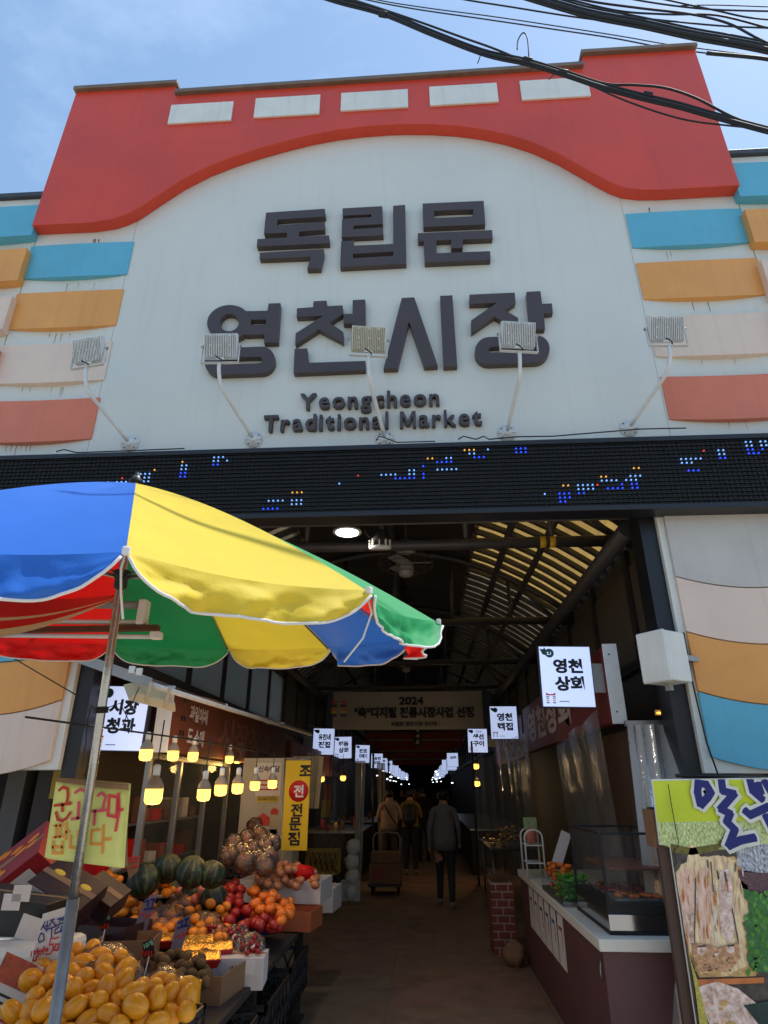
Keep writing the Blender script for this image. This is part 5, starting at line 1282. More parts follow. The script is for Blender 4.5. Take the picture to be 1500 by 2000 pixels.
scr(t, [[(312,690),(302,745)],[(335,680),(330,720),(365,705),(368,660)],[(332,700),(366,682)],[(380,680),(372,740)],[(330,740),(320,780),(350,780),(360,735)],[(385,690),(415,675),(390,725)],[(428,640),(420,720)],[(440,660),(445,690),(455,665),(462,690),(470,655)],
        [(530,560),(495,570),(480,630),(515,620),(520,670),(490,715),(445,720)],[(535,570),(575,550)],[(545,620),(525,680),(560,680),(580,620),(545,620)],[(590,600),(575,670),(605,665),(620,600),(590,600)],[(632,580),(618,650),(650,640)]], .0055, 'ink_red', -1.868, zm)
mat('card_slate', (120, 108, 120), .7, var=.1)
t, c = card(((282, 1758), (308, 1742), (283, 1825), (255, 1830)), -.25, 'card_slate', 'slate coloured price card standing left of the gold trays')
scr(t, [[(300,545),(330,535),(325,570)],[(345,530),(375,530)],[(360,530),(350,590)],[(305,590),(350,580)]], .012, 'ink_blue', -.258, zf); scr(t, [[(285,620),(300,610)],[(305,640),(330,610)],[(335,630),(365,600)]], .01, 'ink_red', -.258, zf)
t, c = card(((345, 1800), (372, 1786), (355, 1856), (330, 1868)), -.6, 'card_slate', 'slate coloured price card standing among the gold trays')
scr(t, [[(505,670),(530,655),(525,690)],[(540,650),(570,640)],[(555,645),(545,690)],[(500,700),(560,680)]], .01, 'ink_blue', -.608, zf); scr(t, [[(490,750),(510,740)],[(515,760),(535,730)],[(540,740),(560,715)]], .009, 'ink_red', -.608, zf)
for (pts, Y, s, lb) in ((((196, 1786), (214, 1782), (212, 1812), (198, 1818)), -.9, '5개', 'small black price tag marked 5 on a wire left of the dried fruit'), (((278, 1842), (298, 1832), (302, 1862), (280, 1874)), -1.0, '10개', 'small black price tag marked 10 before the kiwis')):
    t, c = card(pts, Y, 'ink', lb, 'price_tag')
    m_ = (c[0] + c[1] + c[2] + c[3]) / 4; text(t, s, m_ + Vector((0, -.007, .02)), (c[1] - c[0]), SZ, w=.05, h=.028, m=mat('chalk_green', (150, 220, 190), .6) if 'chalk_green' not in MATS else 'chalk_green')
    for q in range(4): MB().box(m_.x - .03 + q*.016, m_.x - .02 + q*.016, m_.y - .008, m_.y - .006, m_.z - .035, m_.z - .01).build('red_figure', 'tray_red', t)
    MB().tube([c[3] * .5 + c[2] * .5, (c[3] + c[2]) / 2 + Vector((-.02, 0, -.15))], .003, 5).build('stake', 'white_enamel', t)
t, c = card(((245, 1680), (272, 1672), (270, 1700), (252, 1718)), -.1, 'card_brown', 'brown card with red figures behind the lime sign')
scr(t, [[(210,290),(270,280)],[(215,310),(265,300)],[(225,340),(270,330)]], .012, 'ink_red', -.108, zf)
for i, (x, y) in enumerate(((225, 1822), (180, 1820), (250, 1850))):
    carton(at(x, y, Z=.80 if i else .84), .34, .3, .12, rot('Z', 10 * i - 10), 'carton_plum' if i < 2 else 'card_brown', 'carton', ('dark plum tray of dried fruit behind the melons', 'dark tray at the left of the dried fruit', 'low brown carton left of the kiwis')[i], open_=True)
# ------------------------------------------------------------------ rooms behind the piers, and the street's other side
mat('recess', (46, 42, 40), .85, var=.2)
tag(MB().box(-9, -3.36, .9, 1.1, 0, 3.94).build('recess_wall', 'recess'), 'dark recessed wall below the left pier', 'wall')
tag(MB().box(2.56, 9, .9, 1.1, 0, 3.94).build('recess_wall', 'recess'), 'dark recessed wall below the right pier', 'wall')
OPP = thing('unseen_building', 'plain plastered unseen building added across the street to shade the low sky', 'building', (0, -15, 0))  # unseen building added behind the camera to cut the low skylight
MB().box(-26, 26, -18, -15, 0, 5.2).build('wall', mat('plaster', (206, 194, 174), .8, var=.15), OPP)
MB().box(-26.2, 26.2, -18.2, -14.8, 5.2, 5.5).build('parapet', 'concrete', OPP)
for fl_i in range(1):
    for k in range(13): MB().box(-24 + k*4, -22 + k*4, -15.02, -14.99, 1.2 + fl_i*2.8, 2.7 + fl_i*2.8).build('window', 'lamp_lens', OPP)

# ------------------------------------------------------------------ right side: shop fascia, fittings
mat('fascia_red', (112, 40, 34), .55, var=.12, vs=2)
RF = thing('fascia_sign', 'red-brown shop fascia board with pale letters behind the large lit sign', 'sign', (1.62, 2.7, 2.2))
MB().box(1.565, 1.665, .52, 5.4, 2.2, 2.83).build('board', 'fascia_red', RF, .004)
MB().box(1.555, 1.675, .5, .519, 2.185, 2.84).build('end_panel', 'white_enamel', RF, .003)
for z in (2.28, 2.75): MB().ball((1.60, .497, z), .007, nu=8, nv=4).build('screw', 'black_metal', RF)
YN = Vector((0, -1, 0))
text(RF, '영천상회', (1.561, 3.5, 2.52), YN, SZ, w=2.9, h=.42, m='fascia_text', bold=.04)
text(RF, '010-3374', (1.561, 1.3, 2.50), YN, SZ, w=.9, h=.16, m='banner_red', bold=.03)
RF2 = thing('fascia_sign', 'dim purple fascia board beyond the red-brown one on the right', 'sign', (1.62, 7.5, 2.2))
MB().box(1.565, 1.665, 5.6, 9.6, 2.15, 2.75).build('board', mat('fascia_purple', (84, 56, 70), .6), RF2, .004)
text(RF2, '떡집', (1.561, 7.4, 2.45), YN, SZ, w=1.6, h=.34, m='fascia_text', bold=.03)
for y, lb in ((5.5, 'left fascia board of the next shop, dim red'), (10.4, 'left fascia board further in, dim purple')):
    t = thing('fascia_sign', lb, 'sign', (-2.1, y + 2, 2.0)); MB().box(-2.2, -2.1, y, y + 4.4, 1.95, 2.4).build('board', 'fascia_red' if y < 8 else 'fascia_purple', t, .004); text(t, '전집' if y < 8 else '상회', (-2.096, y + 2.2, 2.18), YY, SZ, w=1.4, h=.28, m='fascia_text', bold=.03)
EB = thing('junction_box', 'pale grey electrical junction box by the right pier', 'box', at(1297, 1285, Y=-.12))
M = Matrix.Translation(at(1297, 1285, Y=-.10)) @ Matrix.Rotation(R(-56), 4, 'Z')
MB().box(-.125, .115, -.10, .13, -.185, .185, M).build('case', 'plate_white', EB, .012)
MB().box(-.129, .119, -.125, -.101, -.189, .189, M).build('lid', 'plate_white', EB, .012)
MB().box(-.02, .02, -.02, .02, -.24, -.186, M).build('cable_gland', 'panel_grey', EB)
MB().box(-.02, .1, .131, .32, -.02, .02, M).build('wall_bracket', 'steel', EB)
tag(MB().tube([at(1335, 1235, Y=-.08), at(1352, 1330, Y=-.08), at(1380, 1450, Y=-.08), at(1405, 1520, Y=-.08)], .006, 6).build('hanging_wire', 'rubber'), 'thin black wire running down the right pier edge', 'wire')
tag(MB().box(1.62, 2.15, .38, .43, 2.155, 2.20).build('curtain_rail', 'steel', None, .003), 'steel rail across the top of the clear curtain by the right pier', 'rail')
pst = thing('corner_cladding', 'dark timber panelling behind the clear curtain at the right', 'panelling', (1.9, 1.2, 0))
for i in range(7): MB().box(1.70, 1.73, .62 + i*.19, .80 + i*.19, 0, 2.15).build('board', mat('panel_brown', (86, 62, 46), .7, var=.2, vs=6) if 'panel_brown' not in MATS else 'panel_brown', pst, .003)
mat('lamp_warm', (255, 190, 70), .3, emit=1.6, ecol=(255, 180, 70))
for i, (x, y, lb) in enumerate(((1308, 1392, 'lower'), (1325, 1384, 'upper'))):
    p = at(x, y, Y=1.6); t = thing('strip_lamp', lb + ' warm strip lamp inside the shop right of the junction box', 'lamp', p); MB().box(p.x - .12, p.x + .1, p.y, p.y + .015, p.z - .006, p.z + .006).build('tube', 'lamp_warm', t); MB().box(p.x - .13, p.x + .11, p.y + .031, p.y + .06, p.z - .02, p.z + .03).build('batten', 'white_enamel', t)

# clear curtains
def drape(nm, pts, folds, amp, m, lb, n=70, rows_=16, seed=0):
    """pts: top-left, top-right, bottom-right, bottom-left"""
    a, b_, c, d = map(Vector, pts); vs = []; nn = (b_ - a).cross(Vector((0, 0, 1))).normalized()
    for j in range(rows_ + 1):
        v = j / rows_
        for i in range(n + 1):
            u = i / n; p = (a*(1-u) + b_*u)*(1-v) + (d*(1-u) + c*u)*v
            uu = u + .09 * noise.noise(Vector((u * 5, v * .8, seed + 9))); w__ = amp * (.5 + .5 * v) * (1.5 * noise.noise(Vector((uu * folds, v * .6, seed))) + .45 * noise.noise(Vector((uu * folds * 2.3, v * .9, seed + 4))) + .25 * math.sin(uu * folds * 3.1 + seed))
            vs.append(p + nn * w__)
    return tag(MB().add(vs, [(j*(n+1)+i, j*(n+1)+i+1, (j+1)*(n+1)+i+1, (j+1)*(n+1)+i) for j in range(rows_) for i in range(n)], True).build(nm, m, recalc=False), lb, 'curtain')
film('tan_film', (196, 184, 168), .26, .25, .5, 5)
drape('clear_curtain', ((1.60, .30, 2.16), (2.03, .28, 2.16), (1.62, -.60, .05), (1.29, -.56, .05)), 4, .075, 'tan_film', 'gathered clear plastic curtain in front of the counter beside the poster board', seed=2)
drape('clear_curtain', ((1.46, .56, 2.3), (1.62, 3.3, 2.2), (1.68, 3.2, .9), (1.60, .9, .9)), 5, .05, 'clear_film', 'clear plastic sheet hanging behind the glass display case', seed=4)
drape('clear_curtain', ((1.30, 3.4, 2.35), (1.15, 6.2, 2.35), (1.25, 6.2, .3), (1.35, 3.6, .9)), 5, .05, 'clear_film', 'clear plastic sheet hanging beyond the white rack on the right', seed=5)
drape('clear_curtain', ((.98, 9.0, 2.3), (1.6, 9.1, 2.3), (1.6, 9.0, .1), (1.0, 8.9, .1)), 6, .03, 'clear_film', 'clear plastic sheet behind the foil packet table', seed=6)
drape('clear_curtain', ((-1.35, 8.2, 2.2), (-1.15, 8.3, 2.2), (-1.2, 8.2, .15), (-1.32, 8.1, .15)), 4, .03, 'tan_film', 'bunched clear plastic curtain on the left of the aisle behind the crates', seed=7)
drape('clear_curtain', ((-1.2, 12.2, 2.3), (-1.0, 12.4, 2.3), (-1.05, 12.3, .15), (-1.15, 12.2, .15)), 4, .03, 'tan_film', 'second bunched clear curtain deeper on the left of the aisle', seed=8)
drape('clear_curtain', ((-2.0, 7.6, 2.0), (-1.45, 7.9, 2.0), (-1.5, 7.9, .5), (-2.0, 7.6, .5)), 5, .02, 'clear_film', 'clear sheet in front of the left stall lamps beyond the yellow banner', seed=9)
for x, y, lb in ((-1.02, 8.6, 'dark steel pole on the left of the aisle near the trolley'), (-.92, 12.7, 'dark steel pole deeper on the left of the aisle'), (1.0, 8.95, 'dark steel pole on the right of the aisle by the foil packets')):
    t = thing('steel_pole', lb, 'pole', (x, y, 0)); MB().tube([(x, y, 0), (x, y, 2.6)], .02, 8).build('tube', 'dark_steel', t); MB().box(x - .05, x + .05, y - .05, y + .05, 0, .01).build('foot', 'dark_steel', t)

# ------------------------------------------------------------------ counter
mat('counter_plum', (96, 62, 62), .55, var=.12, vs=3)
mat('counter_white', (222, 218, 204), .38, var=.06, vs=6)
CT = thing('shop_counter', 'plum counter with a white worktop at the right of the aisle', 'counter', (1.4, 1.4, 0))
MB().box(1.055, 1.95, -.38, 3.2, .0, .80).build('body', 'counter_plum', CT, .004)
MB().box(1.03, 1.97, -.415, 3.22, .801, .865).build('worktop', 'counter_white', CT, .005)
MB().tube([(1.045, -.34, .74), (1.035, -.34, .68), (1.045, -.34, .64)], .006, 6).build('hook', 'steel', CT)
for i in range(6):
    y = .95 + i * .3; t = thing('paper_notice', '%s paper notice taped along the plum counter side' % ('nearest', 'second', 'third', 'fourth', 'fifth', 'farthest')[i], 'notice', (1.05, y, .4), 'notices on the counter')
    MB().hexa([(1.048, y - .11, .42), (1.053, y - .11, .42), (1.053, y + .1, .43), (1.040, y + .1, .43), (1.048, y - .11, .78), (1.053, y - .11, .78), (1.053, y + .1, .78), (1.048, y + .1, .78)]).build('sheet', 'paper', t)
    MB().box(1.0455, 1.0465, y - .07, y + .06, .55, .70).build('print_block', ('tray_red', 'carton_blue', 'logo_dark', 'stem_green', 'logo_dark', 'banner_red')[i], t)
mat('pepper_orange', (214, 112, 30), .4, var=.2, vs=20)
# glass display case
GC = thing('display_case', 'low glass display case with black frame and mirror base on the white worktop', 'display case', (1.4, .3, .866))
MB().box(1.13, 1.62, -.30, .62, .868, .885).build('skid', 'ink', GC)
MB().box(1.135, 1.615, -.295, .615, .886, .975).build('base', mat('mirror_steel', (170, 170, 172), .12, metal=.95), GC, .003)
MB().box(1.13, 1.62, -.297, .62, .976, 1.03).build('plinth_band', 'ink', GC, .002)
b = MB()
for x in (1.135, 1.60):
    for y in (-.295, .60): b.box(x, x + .016, y, y + .016, 1.03, 1.42)
for y in (-.295, .60): b.box(1.135, 1.616, y, y + .016, 1.421, 1.436)
for x in (1.135, 1.60): b.box(x, x + .016, -.279, .60, 1.421, 1.436)
b.build('frame', 'ink', GC)
for nm, bx in (('pane', (1.152, 1.599, -.290, -.286, 1.03, 1.42)), ('pane', (1.139, 1.143, -.278, .599, 1.03, 1.42)), ('pane', (1.608, 1.612, -.278, .599, 1.03, 1.42)), ('pane', (1.152, 1.599, -.278, .599, 1.426, 1.430))): MB().box(*bx).build(nm, 'glass', GC)
MB().box(1.16, 1.59, -.27, .59, 1.20, 1.206).build('glass_shelf', 'glass', GC)
tray = tag(MB().box(1.2, 1.55, -.2, .5, 1.207, 1.225).build('serving_tray', mat('meat_brown', (120, 66, 40), .5, var=.3, vs=14), None, .006), 'reddish tray of food on the display case shelf', 'tray')
for i, (y, m) in enumerate(((-.12, 'pepper_orange'), (.12, 'tomato'), (.36, 'onion_brown'))):
    t = thing('food_tray', ('nearest', 'middle', 'farthest')[i] + ' small tray of side dishes on the floor of the display case', 'tray', (1.37, y, 1.031), 'side dish trays in the case')
    MB().box(1.22, 1.52, y - .09, y + .09, 1.031, 1.05).build('dish', 'steel', t, .004); random.seed(70 + i); b = MB()
    for q in range(26): b.ball((random.uniform(1.24, 1.5), y + random.uniform(-.07, .07), 1.06), (.022, .03, .014), nu=8, nv=5)
    tag(b.build('side_dish', m, t), kind='stuff')
# vegetable box
VB = thing('clear_food_box', 'clear plastic box of green leaves and orange peppers on the counter', 'box', (1.25, 1.2, .866))
MB().box(1.045, 1.29, .70, 1.65, .868, .90).build('base', 'steel', VB)
for bx in ((1.045, 1.29, .70, .705, .90, 1.06), (1.045, 1.29, 1.645, 1.65, .90, 1.06), (1.045, 1.05, .706, 1.644, .90, 1.06), (1.285, 1.29, .706, 1.644, .90, 1.06)): MB().box(*bx).build('pane', 'glass', VB)
mat('leaf_green', (92, 160, 46), .5, var=.3, vs=20, translu=.25)
random.seed(41); b = MB()
for i in range(700):
    c = Vector((random.uniform(1.065, 1.27), random.uniform(.73, 1.1), random.uniform(.91, 1.06))); d = Vector((random.gauss(0, 1), random.gauss(0, 1), random.gauss(.4, 1))).normalized(); e = d.orthogonal().normalized() * random.uniform(.006, .014); L_ = d * random.uniform(.02, .05)
    b.quad(c - L_ * .2, c + L_ * .4 + e, c + L_, c + L_ * .4 - e)
tag(b.build('green_leaves', 'leaf_green', VB), kind='stuff')
b = MB()
for i in range(60): b.ball((random.uniform(1.08, 1.255), random.uniform(1.14, 1.61), random.uniform(.92, 1.09)), (.02, .035, .018), M=rot('Z', random.uniform(0, 180)), nu=8, nv=6)
tag(b.build('orange_peppers', 'pepper_orange', VB), kind='stuff')
# white rack, pouch, paper
WR = thing('wire_rack', 'white tube rack standing at the far end of the counter', 'rack', (1.12, 2.5, .866))
for y in (2.35, 2.65):
    MB().tube([(1.02, y, .868), (1.02, y, 1.24)] + [(1.11 - .09*math.cos(R(a)), y, 1.24 + .07*math.sin(R(a))) for a in range(20, 180, 20)] + [(1.20, y, 1.24), (1.20, y, .868)], .009, 8).build('hoop', 'white_enamel', WR)
for z in (1.0, 1.16): MB().box(1.03, 1.19, 2.34, 2.66, z, z + .008).build('shelf', 'white_enamel', WR)
PO = thing('snack_pouch', 'green and pink topped pouch on the white rack', 'pouch', (1.11, 2.5, 1.168))
MB().ball((1.11, 2.5, 1.25), (.06, .035, .08), nu=18, nv=10, bumpy=.15).build('pouch', mat('pouch_pink', (190, 110, 90), .35, var=.3, vs=30), PO)
MB().box(1.04, 1.18, 2.49, 2.51, 1.31, 1.42).build('header', mat('pouch_green', (130, 150, 100), .4, var=.3, vs=30), PO, .004)
PS = thing('price_board', 'small tilted kraft price board leaning behind the clear food box', 'sign', (1.3, 2.1, .87))
MB().box(-.05, .05, 0, .006, 0, .30, Matrix.Translation((1.27, 2.05, 1.03)) @ Matrix.Rotation(R(24), 4, 'Y')).build('board', 'paper', PS); MB().tube([(1.31, 2.06, .868), (1.33, 2.07, 1.15)], .008, 6).build('stake', 'timber', PS)
# small brick planter at the counter end
mat('brick_red', (122, 58, 46), .8, var=.25, vs=12, bump=.2, bs=60); mat('mortar', (176, 150, 134), .9, var=.1)
BP = thing('brick_planter', 'little red brick pier with pale joints at the counter end', 'pier', (.85, 3.6, 0))
MB().box(.735, .985, 3.415, 3.78, 0, .70).build('core', 'mortar', BP)
for k in range(9):
    z = .008 + k * .077
    xs = ((.728, .852), (.868, .992)) if k % 2 else ((.728, .782), (.798, .922), (.938, .992))
    for x0, x1 in xs: MB().box(x0, x1, 3.403, 3.50, z, z + .061).build('brick', 'brick_red', BP, .003)
    for y0, y1 in (((3.515, 3.64), (3.656, 3.78)) if k % 2 else ((3.515, 3.57), (3.586, 3.71), (3.726, 3.78))): MB().box(.725, .80, y0, y1, z, z + .061).build('brick', 'brick_red', BP, .003)
b = MB()
for i in range(160):
    c = Vector((random.uniform(.75, .97), random.uniform(3.45, 3.75), .70)); d = Vector((random.gauss(0, .6), random.gauss(0, .6), 1)).normalized() * random.uniform(.05, .16); b.tube([c, c + d * .6, c + d + Vector((random.gauss(0, .03), 0, 0))], [.004, .003, .001], 4)
tag(tag(b.build('dried_stalks', 'card_brown'), 'tangle of dried stalks on top of the brick pier', 'plant'), kind='stuff')
sk = tag(MB().ball((.9, 2.95, .11), (.12, .1, .12), nu=20, nv=12, bumpy=.3, seed=2).build('rubbish_sack', 'card_brown'), 'crumpled brown sack on the floor by the brick pier', 'sack')
# foil packet table further in
FT = thing('stall_table', 'dark folding table heaped with foil packets on the right of the aisle', 'table', (1.35, 7, 0))
MB().box(1.0, 1.75, 6.2, 8.2, .80, .84).build('table_top', 'dark_steel', FT, .004)
for x in (1.05, 1.7):
    for y in (6.3, 8.1): MB().tube([(x, y, 0), (x, y, .8)], .014, 6).build('leg', 'steel', FT)
mat('foil', (200, 160, 90), .25, metal=.7, bump=.5, bs=40); mat('foil_silver', (170, 170, 160), .25, metal=.7, bump=.5, bs=40)
for i in range(38):
    x, y = random.uniform(1.05, 1.7), random.uniform(6.25, 8.1); z = .85 + .12 * random.random() + .1 * (x > 1.3)
    o = MB().ball((0, 0, 0), (.08, .055, .028), nu=12, nv=6, bumpy=.3, seed=i).build('foil_packet', 'foil' if i % 3 else 'foil_silver'); o.location = (x, y, z); o.rotation_euler = (random.gauss(0, .3), random.gauss(0, .3), random.uniform(0, 3))
    tag(o, 'shiny foil food packet heaped on the dark table on the right', 'packet', 'foil packets on the table')
for i, (x, y, Y, lb) in enumerate(((930, 1497, 9.5, 'warm pendant lamp above the foil packet table'), (932, 1531, 9.6, 'warm reflected lamp lower above the foil packet table'), (628, 1522, 9.2, 'warm lantern on the left beyond the yellow banner'), (670, 1520, 9.8, 'warm lantern right of the first one beyond the yellow banner'), (612, 1524, 8.9, 'warm lantern half hidden by the yellow banner'))):
    p = at(x, y, Y=Y); t = thing('pendant_lamp', lb, 'lamp', p); MB().lathe([(.03, -.05), (.06, -.03), (.065, .02), (.05, .05)], 14, Matrix.Translation(p)).build('globe', 'bulb_glow', t); MB().lathe([(.066, .051), (.05, .1), (.02, .13)], 14, Matrix.Translation(p)).build('shade', 'dark_steel', t); MB().tube([p + Vector((0, 0, .12)), (p.x, p.y, 2.4)], .005, 5).build('cord', 'rubber', t); ld = bpy.data.lights.new('lamp_light', 'POINT'); ld.energy = 2.2; ld.color = (1, .68, .32); ld.shadow_soft_size = .05; lo = bpy.data.objects.new('lamp_light', ld); col.objects.link(lo); lo.location = p + Vector((0, -.05, -.13)); adopt(lo, t)

# ------------------------------------------------------------------ left goods beside the aisle
mat('crate_yellow', (180, 150, 50), .55, var=.15)
crate(-1.95, -1.42, 6.45, 6.85, .42, .78, 'crate_yellow', 'yellow plastic crate stacked beside the aisle', 6)
crate(-1.95, -1.42, 6.45, 6.85, .0, .40, 'crate_black', 'black plastic crate below the yellow crate', 6)
for i in range(4):
    o = MB().ball((0, 0, 0), (.12, .12, .13), nu=16, nv=10, bumpy=.25, seed=i*2.2).build('white_sack', 'plate_white'); o.location = (-1.25 + .02*(i % 2), 7.0, .13 + i * .22)
    tag(o, ('lowest', 'second lowest', 'second highest', 'topmost')[i] + ' white wrapped bundle in the stack beside the yellow crate', 'bundle', 'stacked white bundles')
tag(MB().box(-1.42, -1.1, 6.95, 7.05, .0, .30).build('white_box', 'card_white', None, .01), 'white printed box in front of the white bundles', 'box')
TR = thing('hand_trolley', 'folding hand trolley with pale hooped handle in the aisle', 'trolley', (-.72, 7.8, 0))
MB().box(-1.02, -.44, 7.5, 8.2, .14, .18).build('deck', 'dark_steel', TR, .006)
MB().tube([(-.98, 8.22, .16), (-.98, 8.24, .85), (-.93, 8.24, .93), (-.72, 8.25, .95), (-.53, 8.24, .93), (-.48, 8.24, .85), (-.48, 8.22, .16)], .014, 8).build('handle', 'panel_grey', TR)
for x in (-.95, -.5):
    for y in (7.6, 8.1): MB().lathe([(.06, -.015), (.065, 0), (.06, .015)], 14, frame((x, y, .067), (0, 1, 0), (0, 0, 1))).build('wheel', 'rubber', TR)
c1, T_ = carton(Vector((-.73, 7.72, .335)), .54, .4, .30, None, 'card_brown', 'carton', 'brown carton on the hand trolley')
MB().box(-.95, -.75, 7.517, 7.519, .25, .42).build('print_block', 'banner_red', c1)
carton(Vector((-.73, 7.78, .575)), .5, .36, .17, None, 'card_brown', 'carton', 'flat brown carton on top of the trolley load')
for i, (y, lb) in enumerate(((9.3, 'cluttered dark stall counter on the left behind the pedestrians'), (14, 'second dark stall counter deeper on the left'))):
    t = thing('stall_counter', lb, 'counter', (-1.9, y, 0)); MB().box(-2.6, -1.35, y, y + 3, 0, .85).build('body', 'table_dark', t, .006); MB().box(-2.62, -1.32, y - .02, y + 3.02, .851, .88).build('top', 'steel', t, .004)
    for k in range(7):
        x_ = random.uniform(-2.4, -1.5); y_ = y + random.uniform(.2, 2.8); h_ = random.uniform(.1, .25)
        j = thing('jar', 'dim jar standing on the left stall counters', 'jar', (x_, y_, .881), 'jars on the left counters'); MB().lathe([(.04, 0), (.05, .02), (.05, h_*.75), (.03, h_*.9)], 14, Matrix.Translation((x_, y_, .881))).build('body', random.choice(['kiwi', 'foil', 'pepper_orange', 'tomato']), j); MB().lathe([(.034, h_*.9), (.034, h_)], 14, Matrix.Translation((x_, y_, .882))).build('lid', 'crate_black', j)
t = thing('stall_counter', 'dark stall counter on the right beyond the foil packets', 'counter', (1.5, 14, 0)); MB().box(1.0, 2.2, 10.5, 20, 0, .85).build('body', 'table_dark', t, .006); MB().box(.98, 2.22, 10.48, 20.02, .851, .88).build('top', 'steel', t, .004)
# small notices glowing in the left shop
for x, y, w_, h_, Y, m, lb in ((640, 1555, 15, 45, 8.6, 'card_orange', 'orange paper strip hung at the left stall beyond the yellow banner'), (636, 1580, 16, 30, 8.5, 'notice_yellow', 'small yellow notice below the orange paper strip')):
    p = at(x, y, Y=Y); tag(MB().box(p.x - w_*.005, p.x + w_*.005, Y, Y + .004, p.z - h_*.005, p.z + h_*.005).build('paper_strip', m), lb, 'notice')

# ------------------------------------------------------------------ poster board at the right edge
PY = -.70
PB = thing('poster_board', 'dried fish poster board with blue brush lettering at the right edge', 'poster', at(1450, 1900, Y=PY))
mat('board_brown', (84, 62, 50), .7, var=.15)
def pp(pts, m, lay=1, nm='print', parent=None):
    q = [at(x, y, Y=PY) for x, y in pts]
    return MB().prism([[(p.x, p.z) for p in q]], lambda u, v, d: (u, PY - .0012 * lay + d, v), 0, .001).build(nm, m, parent or PB)
MB().prism([[(p.x, p.z) for p in [at(x, y, Y=PY) for x, y in ((1288, 1648), (1700, 1640), (1700, 2120), (1358, 2120))]]], lambda u, v, d: (u, PY + .03 + d, v), 0, .04).build('frame_board', 'board_brown', PB)
MB().prism([[(p.x, p.z) for p in [at(x, y, Y=PY) for x, y in ((1272, 1522), (1700, 1516), (1700, 2120), (1377, 2120), (1308, 1652), (1288, 1650))]]], lambda u, v, d: (u, PY + d, v), 0, .012).build('panel', 'plate_white', PB)
def pr_mat(nm, c1, c2, vs, st=(1, 1, 1), rough=.5):
    m = mat(nm, c1, rough, var=.5, vs=vs, stretch=st, dirt=c2); return nm
pr_mat('pr_lime', (196, 208, 46), (184, 198, 40), 2); pr_mat('pr_sprout', (214, 222, 160), (120, 142, 60), 90, (1, 1, .5)); pr_mat('pr_basket', (120, 110, 40), (70, 66, 30), 40, (1, 1, 4))
pr_mat('pr_anchovy', (196, 200, 206), (70, 80, 92), 80, (1, 1, .6)); pr_mat('pr_wicker', (110, 78, 84), (54, 36, 44), 50, (1, 1, 5)); pr_mat('pr_dark', (84, 74, 66), (44, 38, 38), 20)
pr_mat('pr_fish', (238, 212, 164), (206, 164, 130), 26, (2.2, 1, .5)); pr_mat('pr_fish2', (226, 196, 182), (206, 158, 120), 30, (2.2, 1, .5)); pr_mat('pr_fishhead', (206, 160, 116), (140, 96, 70), 50)
pr_mat('pr_tan', (206, 170, 110), (150, 110, 70), 18); pr_mat('pr_orange', (196, 116, 60), (170, 96, 50), 10); pr_mat('pr_shell', (226, 206, 196), (176, 136, 110), 36); pr_mat('pr_sprig', (92, 150, 60), (50, 100, 40), 30); pr_mat('pr_sprig2', (60, 116, 56), (36, 84, 40), 30); pr_mat('pr_tray', (26, 62, 58), (14, 40, 40), 10); pr_mat('pr_straw', (196, 186, 80), (140, 130, 50), 60, (1, 1, 3))
pp(((1275, 1525), (1700, 1519), (1700, 1600), (1284, 1606)), 'pr_lime', 1)
pp(((1284, 1606), (1700, 1600), (1700, 1668), (1310, 1656), (1289, 1648)), 'pr_sprout', 1)
pp(((1310, 1656), (1700, 1668), (1700, 2118), (1378, 2118)), 'pr_dark', 1)
pp(((1309, 1648), (1350, 1656), (1400, 1648), (1415, 1630), (1420, 1640), (1400, 1662), (1350, 1670), (1312, 1664)), 'pr_basket', 2)
pp(((1438, 1660), (1470, 1650), (1700, 1640), (1700, 1712), (1500, 1705), (1455, 1703), (1440, 1690)), 'pr_anchovy', 2)
pp(((1440, 1698), (1500, 1707), (1700, 1712), (1700, 1790), (1480, 1755), (1450, 1735)), 'pr_wicker', 2)
random.seed(51)
zq = lambda pts: [(1200 + x / 3.846, 1480 + y / 3.846) for x, y in pts]
def jag(pts, a=4, sub=4):
    o_ = []
    for i in range(len(pts)):
        p, q = pts[i], pts[(i + 1) % len(pts)]
        for k in range(sub): 
            u = k / sub; o_.append((p[0] + (q[0]-p[0])*u + (random.uniform(-a, a) if k else 0), p[1] + (q[1]-p[1])*u + (random.uniform(-a, a) if k else 0)))
    return o_
pp(zq(jag([(458,860),(560,770),(900,740),(1010,900),(1110,1100),(1120,1500),(1060,1640),(640,1650),(560,1480)])), 'pr_tan', 1.6, 'printed_ground')
pp(zq(jag([(960,980),(1060,1000),(1200,1080),(1300,1100),(1300,1620),(1060,1610),(990,1520),(1010,1400),(960,1250),(1030,1180)], 14, 6)), 'pr_sprig2', 8.9, 'printed_sprigs')
pp(zq(jag([(462,870),(500,800),(545,780),(565,660),(600,650),(640,740),(700,745),(760,735),(830,740),(905,770),(925,900),(1000,960),(1010,1150),(1050,1230),(985,1400),(1000,1560),(930,1590),(840,1640),(760,1600),(650,1625),(590,1500),(545,1400),(505,1150)])), 'pr_fish', 2, 'printed_fish')
